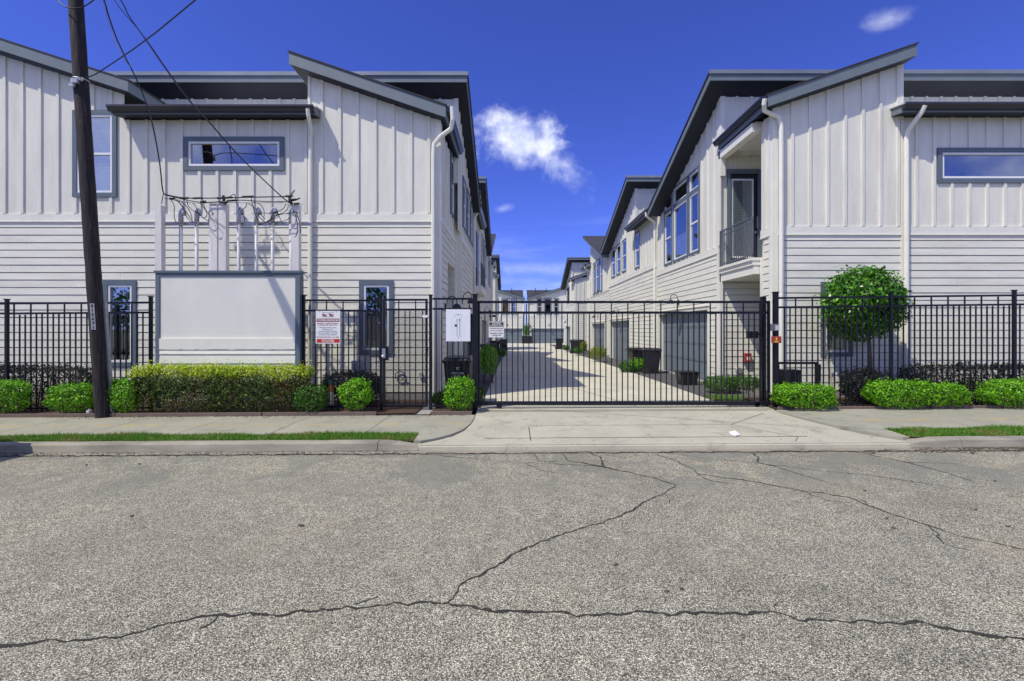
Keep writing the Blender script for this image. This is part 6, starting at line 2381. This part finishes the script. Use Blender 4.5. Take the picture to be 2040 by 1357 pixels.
# grass strips
def grass(x0, x1, y0, y1, n, label):
    X = rng.uniform(x0, x1, n)
    Y = rng.uniform(y0, y1, n) + 0.02 * np.sin(X * 5)
    dens = np.sin(X * 1.7) * 0.4 + np.sin(X * 4.1 + 1) * 0.3
    bare = np.sin(X * 2.3 + 0.7) * np.sin(X * 0.9 + 2) + 0.5 * np.sin(X * 7.7 + Y * 30)
    kp = (bare < 0.62) | (rng.random(n) < 0.35)
    X, Y, dens = X[kp], Y[kp], dens[kp]
    n = len(X)
    Hh = (0.022 + 0.05 * rng.random(n) ** 1.5) * (1.0 + 0.5 * dens)
    A = rng.random(n) * 2 * np.pi
    L = 0.03 * rng.normal(size=(n, 2))
    Z = np.array([gx(x) for x in X]) - 0.012 + (0.012 if x0 > 0 else 0)
    w = 0.0055
    p0 = np.column_stack([X + w * np.cos(A), Y + w * np.sin(A), Z])
    p1 = np.column_stack([X - w * np.cos(A), Y - w * np.sin(A), Z])
    p2 = np.column_stack([X + L[:, 0], Y + L[:, 1], Z + Hh])
    v = np.stack([p0, p1, p2], axis=1).reshape(-1, 3)
    o = raw_mesh('grass', v, np.arange(3 * n).reshape(-1, 3), M['grass'], kind='stuff')
    tag(o, label, 'grass')


grass(-9.5, -1.52, 6.80, 7.24, 42000, 'mown grass strip between the left kerb and sidewalk')
grass(5.98, 9.6, 6.81, 7.31, 22000, 'mown grass strip between the right kerb and sidewalk')
grass(4.6, 5.6, 10.2, 11.0, 2500, 'small grass patch inside the sliding gate')

# crumbs of asphalt, leaf bits and grit along the gutter and the bed edge
def grit(name, label, x0, x1, yfun, zf, n, size, mat):
    X = rng.uniform(x0, x1, n)
    Y = yfun(X, rng.random(n))
    Z = np.array([zf(a, b) for a, b in zip(X, Y)])
    P = np.column_stack([X, Y, Z + 0.004])
    v, f = leaf_quads(P, np.tile([0, 0, 1.0], (n, 1)), size, 0.35, 0.7)
    o = raw_mesh(name, v, f, mat, kind='stuff')
    tag(o, label, 'debris')


grit('gutter_debris', 'dark grit and leaf bits along the left gutter', -9, -1.5, lambda x, r: 6.62 - 0.22 * r ** 2, lambda x, y: gx(x) - 0.122, 900, 0.020, M['crack'])
grit('gutter_debris', 'dark grit and leaf bits along the right gutter', 5.8, 9, lambda x, r: 6.62 - 0.25 * r ** 2, lambda x, y: gx(x) - 0.122, 700, 0.022, M['soil'])
grit('bed_litter', 'mulch crumbs spilled onto the sidewalk by the left bed', -9, -0.9, lambda x, r: 8.77 - 0.20 * r ** 4, lambda x, y: gx(x), 700, 0.022, M['bed'])
grit('apron_grit', 'fine dark grit scattered over the driveway apron', -0.6, 5.1, lambda x, r: 6.8 + 2.3 * r, lambda x, y: apron_z(x, y) + 0.004, 260, 0.016, M['crack'])

# ------------------------------------------------------------------ bins and small things


def make_bin(label, loc, rotz, group):
    t = thing('trash_bin', label, 'trash bin', (0, 0, 0), group)
    mb = MB()
    b = [(-0.23, -0.25, 0.05), (0.23, -0.25, 0.05), (0.23, 0.22, 0.05), (-0.23, 0.22, 0.05)]
    u = [(-0.29, -0.34, 0.93), (0.29, -0.34, 0.93), (0.29, 0.32, 0.93), (-0.29, 0.32, 0.93)]
    mb.prism(b, u)
    mb.build('body', M['bin'], t, bevel=0.025)
    mb = MB()
    mb.box(-0.31, 0.31, -0.37, 0.34, 0.915, 0.955)
    mb.build('rim', M['bin'], t, bevel=0.01)
    mb = MB()
    mb.prism([(-0.32, -0.39, 0.957), (0.32, -0.39, 0.957), (0.32, 0.35, 0.957), (-0.32, 0.35, 0.957)],
             [(-0.27, -0.33, 1.03), (0.27, -0.33, 1.03), (0.27, 0.33, 1.05), (-0.27, 0.33, 1.05)])
    mb.build('lid', M['bin'], t, bevel=0.018)
    mb = MB()
    mb.tube([(-0.28, 0.34, 0.93), (-0.28, 0.43, 0.96), (0.28, 0.43, 0.96), (0.28, 0.34, 0.93)], 0.02, 6)
    mb.build('handle', M['bin'], t)
    for s in (-1, 1):
        mb = MB()
        mb.tube([(s * 0.25, 0.24, 0.13), (s * 0.31, 0.24, 0.13)], 0.13, 16)
        mb.build('wheel', M['rubber'], t)
    t.location = loc
    t.rotation_euler = (0, 0, rotz)
    WO[t] = Vector(loc)
    return t


GBN = 'black wheeled trash bins'
yb = 10.05
bin0 = make_bin('black wheeled trash bin behind the narrow fence panel, white star on its front', (fz(914, yb), yb, 0.02), 0.0, GBN)
copy_tree(bin0, (fz(1269, 18.1), 18.1, alley(18.1)), math.radians(95), label='black trash bin at the back of the pair before the nearest sunny garage', scale=0.92)
copy_tree(bin0, (fz(1297, 17.0), 17.0, alley(17.0)), math.radians(80), label='black trash bin at the front of the pair before the nearest sunny garage', scale=0.95)
for px, y, r, lb in ((1114, 42.0, 90, 'lone distant trash bin just left of the far sunny garage'), (1145, 33.5, 80, 'distant trash bin next to the yellow shrub'), (1152, 35.0, 95, 'distant trash bin half hidden behind its neighbour at the yellow shrub'),
                     (1003, 38.0, -90, 'distant trash bin on the shaded side nearest the far garage'), (986, 30.0, -90, 'distant trash bin on the shaded side beside the downspout'), (973, 21.0, -80, 'trash bin in deep shade behind the bright green shrub')):
    copy_tree(bin0, (fz(px, y), y, alley(y)), math.radians(r), label=lb)
# print on the nearest bin (after copying: the others show none)
cb = Vector((fz(914, yb), yb, 0.02))
yfz = lambda z: cb.y - 0.25 - 0.09 * (z - 0.05) / 0.88 - 0.004
mb = MB()
pts = []
zc0 = 0.80
for i in range(10):
    r_ = 0.05 if i % 2 == 0 else 0.022
    a = math.pi / 2 + i * math.pi / 5
    pts.append((cb.x + 0.02 + r_ * math.cos(a), zc0 + r_ * math.sin(a)))
mb.prism([(x, yfz(z) - 0.003, z + 0.02) for x, z in pts], [(x, yfz(z), z + 0.02) for x, z in pts])
mb.build('star_emblem', M['signwhite'], bin0)
text(bin0, 'HOUSTON', 0.06, (cb.x + 0.01, yfz(0.70) - 0.003, 0.71), M['signwhite'], width=0.26, bold=0.001)
text(bin0, 'TRASH ONLY', 0.04, (cb.x + 0.01, yfz(0.64) - 0.003, 0.645), M['signwhite'], width=0.20)

ct = thing('storage_crate', 'black open crate before the nearest sunny garage door', 'crate', (fz(1368, 13.3), 13.3, 0.03))
x0, x1, yc = fz(1350, 13.3), fz(1385, 13.3), 13.3
mb = MB()
mb.prism([(x0 + .06, yc - .18, .03), (x1 - .02, yc - .18, .03), (x1 - .02, yc + .22, .03), (x0 + .06, yc + .22, .03)],
         [(x0, yc - .22, .40), (x1 + .02, yc - .22, .40), (x1 + .02, yc + .26, .40), (x0, yc + .26, .40)])
mb.build('crate_body', M['bin'], ct, bevel=0.015)
mb = MB()
mb.box(x0 - .02, x1 + .04, yc - .24, yc + .28, .401, .43)
mb.build('crate_lid', M['bin'], ct, bevel=0.008)

# utility marker
um = thing('marker_post', 'short utility marker with green cap and faded orange band by the fence', 'marker post', (fz(659, 9.5), 9.5, 0))
x = fz(660, 9.5)
mb = MB()
mb.box(x - 0.05, x + 0.05, 9.47, 9.53, 0.0, 0.36)
mb.build('post', M['signgrey'], um)
mb = MB()
mb.box(x - 0.055, x + 0.055, 9.46, 9.54, 0.511, 0.60)
mb.build('cap', M['teal'], um)
mb = MB()
mb.box(x - 0.052, x + 0.052, 9.465, 9.535, 0.361, 0.51)
mb.build('label_band', M['orange'], um)

# stone and litter
mb = MB()
d = rng.normal(size=(1, 3))
r_ = 0.055
cxs = Vector((fz(178, 8.9), 8.9, gx(-8) + 0.07))
for i in range(5):
    ring = [cxs + Vector((r_ * 1.0 * math.sin(math.pi * (i + 0.5) / 5) * math.cos(j * math.pi / 3.5) * random.uniform(.8, 1.15), r_ * math.sin(math.pi * (i + .5) / 5) * math.sin(j * math.pi / 3.5), r_ * 1.3 * math.cos(math.pi * (i + .5) / 5))) for j in range(7)]
    mb.v += [tuple(q) for q in ring]
for i in range(4):
    for j in range(7):
        mb.f.append((i * 7 + j, i * 7 + (j + 1) % 7, (i + 1) * 7 + (j + 1) % 7, (i + 1) * 7 + j))
mb.f += [tuple(range(7)), tuple(range(28, 35))]
o = mb.build('stone', M['stone'])
tag(o, 'pale stone lying at the foot of the utility pole', 'stone')
lit = [(1452, 866), (1464, 865), (1475, 871), (1466, 874), (1456, 871)]
mb = MB()
L0 = []
for px, py in lit:
    y = 1.70 * F / (py - HY)
    L0.append((fz(px, y), y))
mb.prism([(x, y, apron_z(x, y) + 0.010) for x, y in L0], [(x, y, apron_z(x, y) + 0.016 + 0.012 * (i % 2)) for i, (x, y) in enumerate(L0)])
o = mb.build('paper_litter', M['signwhite'])
tag(o, 'crumpled white paper on the driveway apron', 'litter')
LEAF_AT = ['largest dead leaf, a narrow sliver left of mid street', 'dead leaf near the left gutter, right one of two', 'dead leaf near the left gutter, left one of two', 'lone dead leaf on open asphalt at the left of the street',
           'lone dead leaf in the middle between the two big cracks', 'dead leaf close to the right gutter, left of the one at the edge', 'upper dead leaf of the two beside the long right crack', 'lowest dead leaf at the right edge of the picture',
           'dead leaf at the right, above the lowest one at the edge', 'right dead leaf of the close pair above the lower crack', 'left dead leaf of the close pair above the lower crack', 'dead leaf nearest the right gutter at the picture edge',
           'dead leaf just above the long right crack', 'lower dead leaf of the two beside the long right crack']
for li_, (px, py, s_) in enumerate(((600, 1046, 0.05), (278, 921, .03), (172, 922, .04), (263, 1025, .03), (1227, 1128, .035), (1817, 965, .04), (1767, 1038, .04), (2008, 1056, .035), (1944, 1022, .03), (1358, 1177, .03), (1328, 1182, .03), (1982, 965, .03), (1723, 983, .03), (1780, 1058, .03))):
    x, y = road_pt(px, py)
    mb = MB()
    big_ = s_ > 0.045
    a = random.uniform(0, 3.1)
    q = [(x + s_ * math.cos(a) * k + 0.3 * s_ * math.sin(a) * j, y + s_ * math.sin(a) * k - 0.3 * s_ * math.cos(a) * j) for k, j in ((-.6, 0), (0, .8), (.6, .1), (0, -.8))]
    mb.prism([(p[0], p[1], gx(x) - 0.127) for p in q], [(p[0], p[1], gx(x) - 0.115) for p in q])
    o = mb.build('dead_leaf', M['bark'])
    tag(o, LEAF_AT[li_], 'leaf', 'dead leaves on the street')

# ------------------------------------------------------------------ across the street, behind the viewer: trees the windows mirror
for i, (x, y, h_, rx) in enumerate([(-14, -17, 6.8, 4.0), (-5, -19, 6.6, 4.2), (4, -18, 6.0, 3.8), (13, -19, 7.0, 4.4), (-24, -18, 7.2, 4.6), (-34, -19, 7.6, 5.0), (-43, -18, 7.4, 4.6), (23, -18, 7.2, 4.6), (32, -19, 7.4, 4.8)]):
    t = thing('street_tree', ('first leafy tree across the street from the left', 'second leafy tree across the street from the left', 'third leafy tree across the street from the left', 'fourth leafy tree across the street from the left', 'leafy tree across the street beyond the leftmost four', 'tall leafy tree across the street, far left', 'leafy tree at the far left end across the street', 'leafy tree across the street, right of the middle four', 'leafy tree at the far right end across the street')[i], 'tree', (x, y, -0.1), 'trees across the street')
    P, N = shell(3000, (x, y, h_ * 0.58), (rx, rx * 0.8, h_ * 0.42), 2.2, 200 + i, 0.4, 0.12)
    v, f = leaf_quads(P, N, 0.34)
    raw_mesh('crown', v, f, M['leafmid'], t, kind='stuff')
    mb = MB()
    mb.tube([(x, y, -0.3), (x + 0.1, y, h_ * 0.4)], 0.2, 8, r1=0.12)
    mb.build('trunk', M['bark'], t)
sheet('front_lawn', M['land'], [-60, 60], [-60, -14.1], lambda x, y: -0.08)

# ------------------------------------------------------------------ car parked at the kerb just left of the view; its shadow reaches in
pcx, pcy = -9.65, 5.55
car = thing('parked_car', 'dark hatchback parked at the kerb left of the street view', 'car', (pcx, pcy, -0.18))
mb = MB()
side = [(-2.05, 0.32), (2.05, 0.32), (2.15, 0.55), (2.12, 0.95), (1.85, 1.02), (1.25, 1.45), (-0.55, 1.48), (-1.15, 1.02), (-1.95, 0.92), (-2.12, 0.6)]
side = [(x * 1.0, z - 0.18) for x, z in side]
mb.prism([(pcx + x, pcy - 0.86, z) for x, z in side], [(pcx + x, pcy + 0.86, z) for x, z in side])
M['carpaint'] = pmat('dark car paint', (0.02, 0.025, 0.04), 0.25, 0.05, coat=0.8)
mb.build('body', M['carpaint'], car, bevel=0.06)
for sx in (-1.3, 1.35):
    for sy in (-0.80, 0.80):
        mb = MB()
        mb.tube([(pcx + sx, pcy + sy - 0.1, 0.15), (pcx + sx, pcy + sy + 0.1, 0.15)], 0.32, 20)
        mb.build('wheel', M['rubber'], car)
for sy in (-1, 1):
    mb = MB()
    q = [(-1.0, 0.86), (1.55, 0.86), (1.15, 1.22), (-0.5, 1.24)]
    mb.prism([(pcx + x, pcy + sy * 0.862, z) for x, z in q], [(pcx + x, pcy + sy * 0.868, z) for x, z in q])
    mb.build('side_window', M['screen'], car)
    mb = MB()
    mb.box(pcx + 2.10, pcx + 2.16, pcy + sy * 0.65 - 0.15, pcy + sy * 0.65 + 0.15, 0.50, 0.70)
    mb.build('tail_light', M['red'], car)
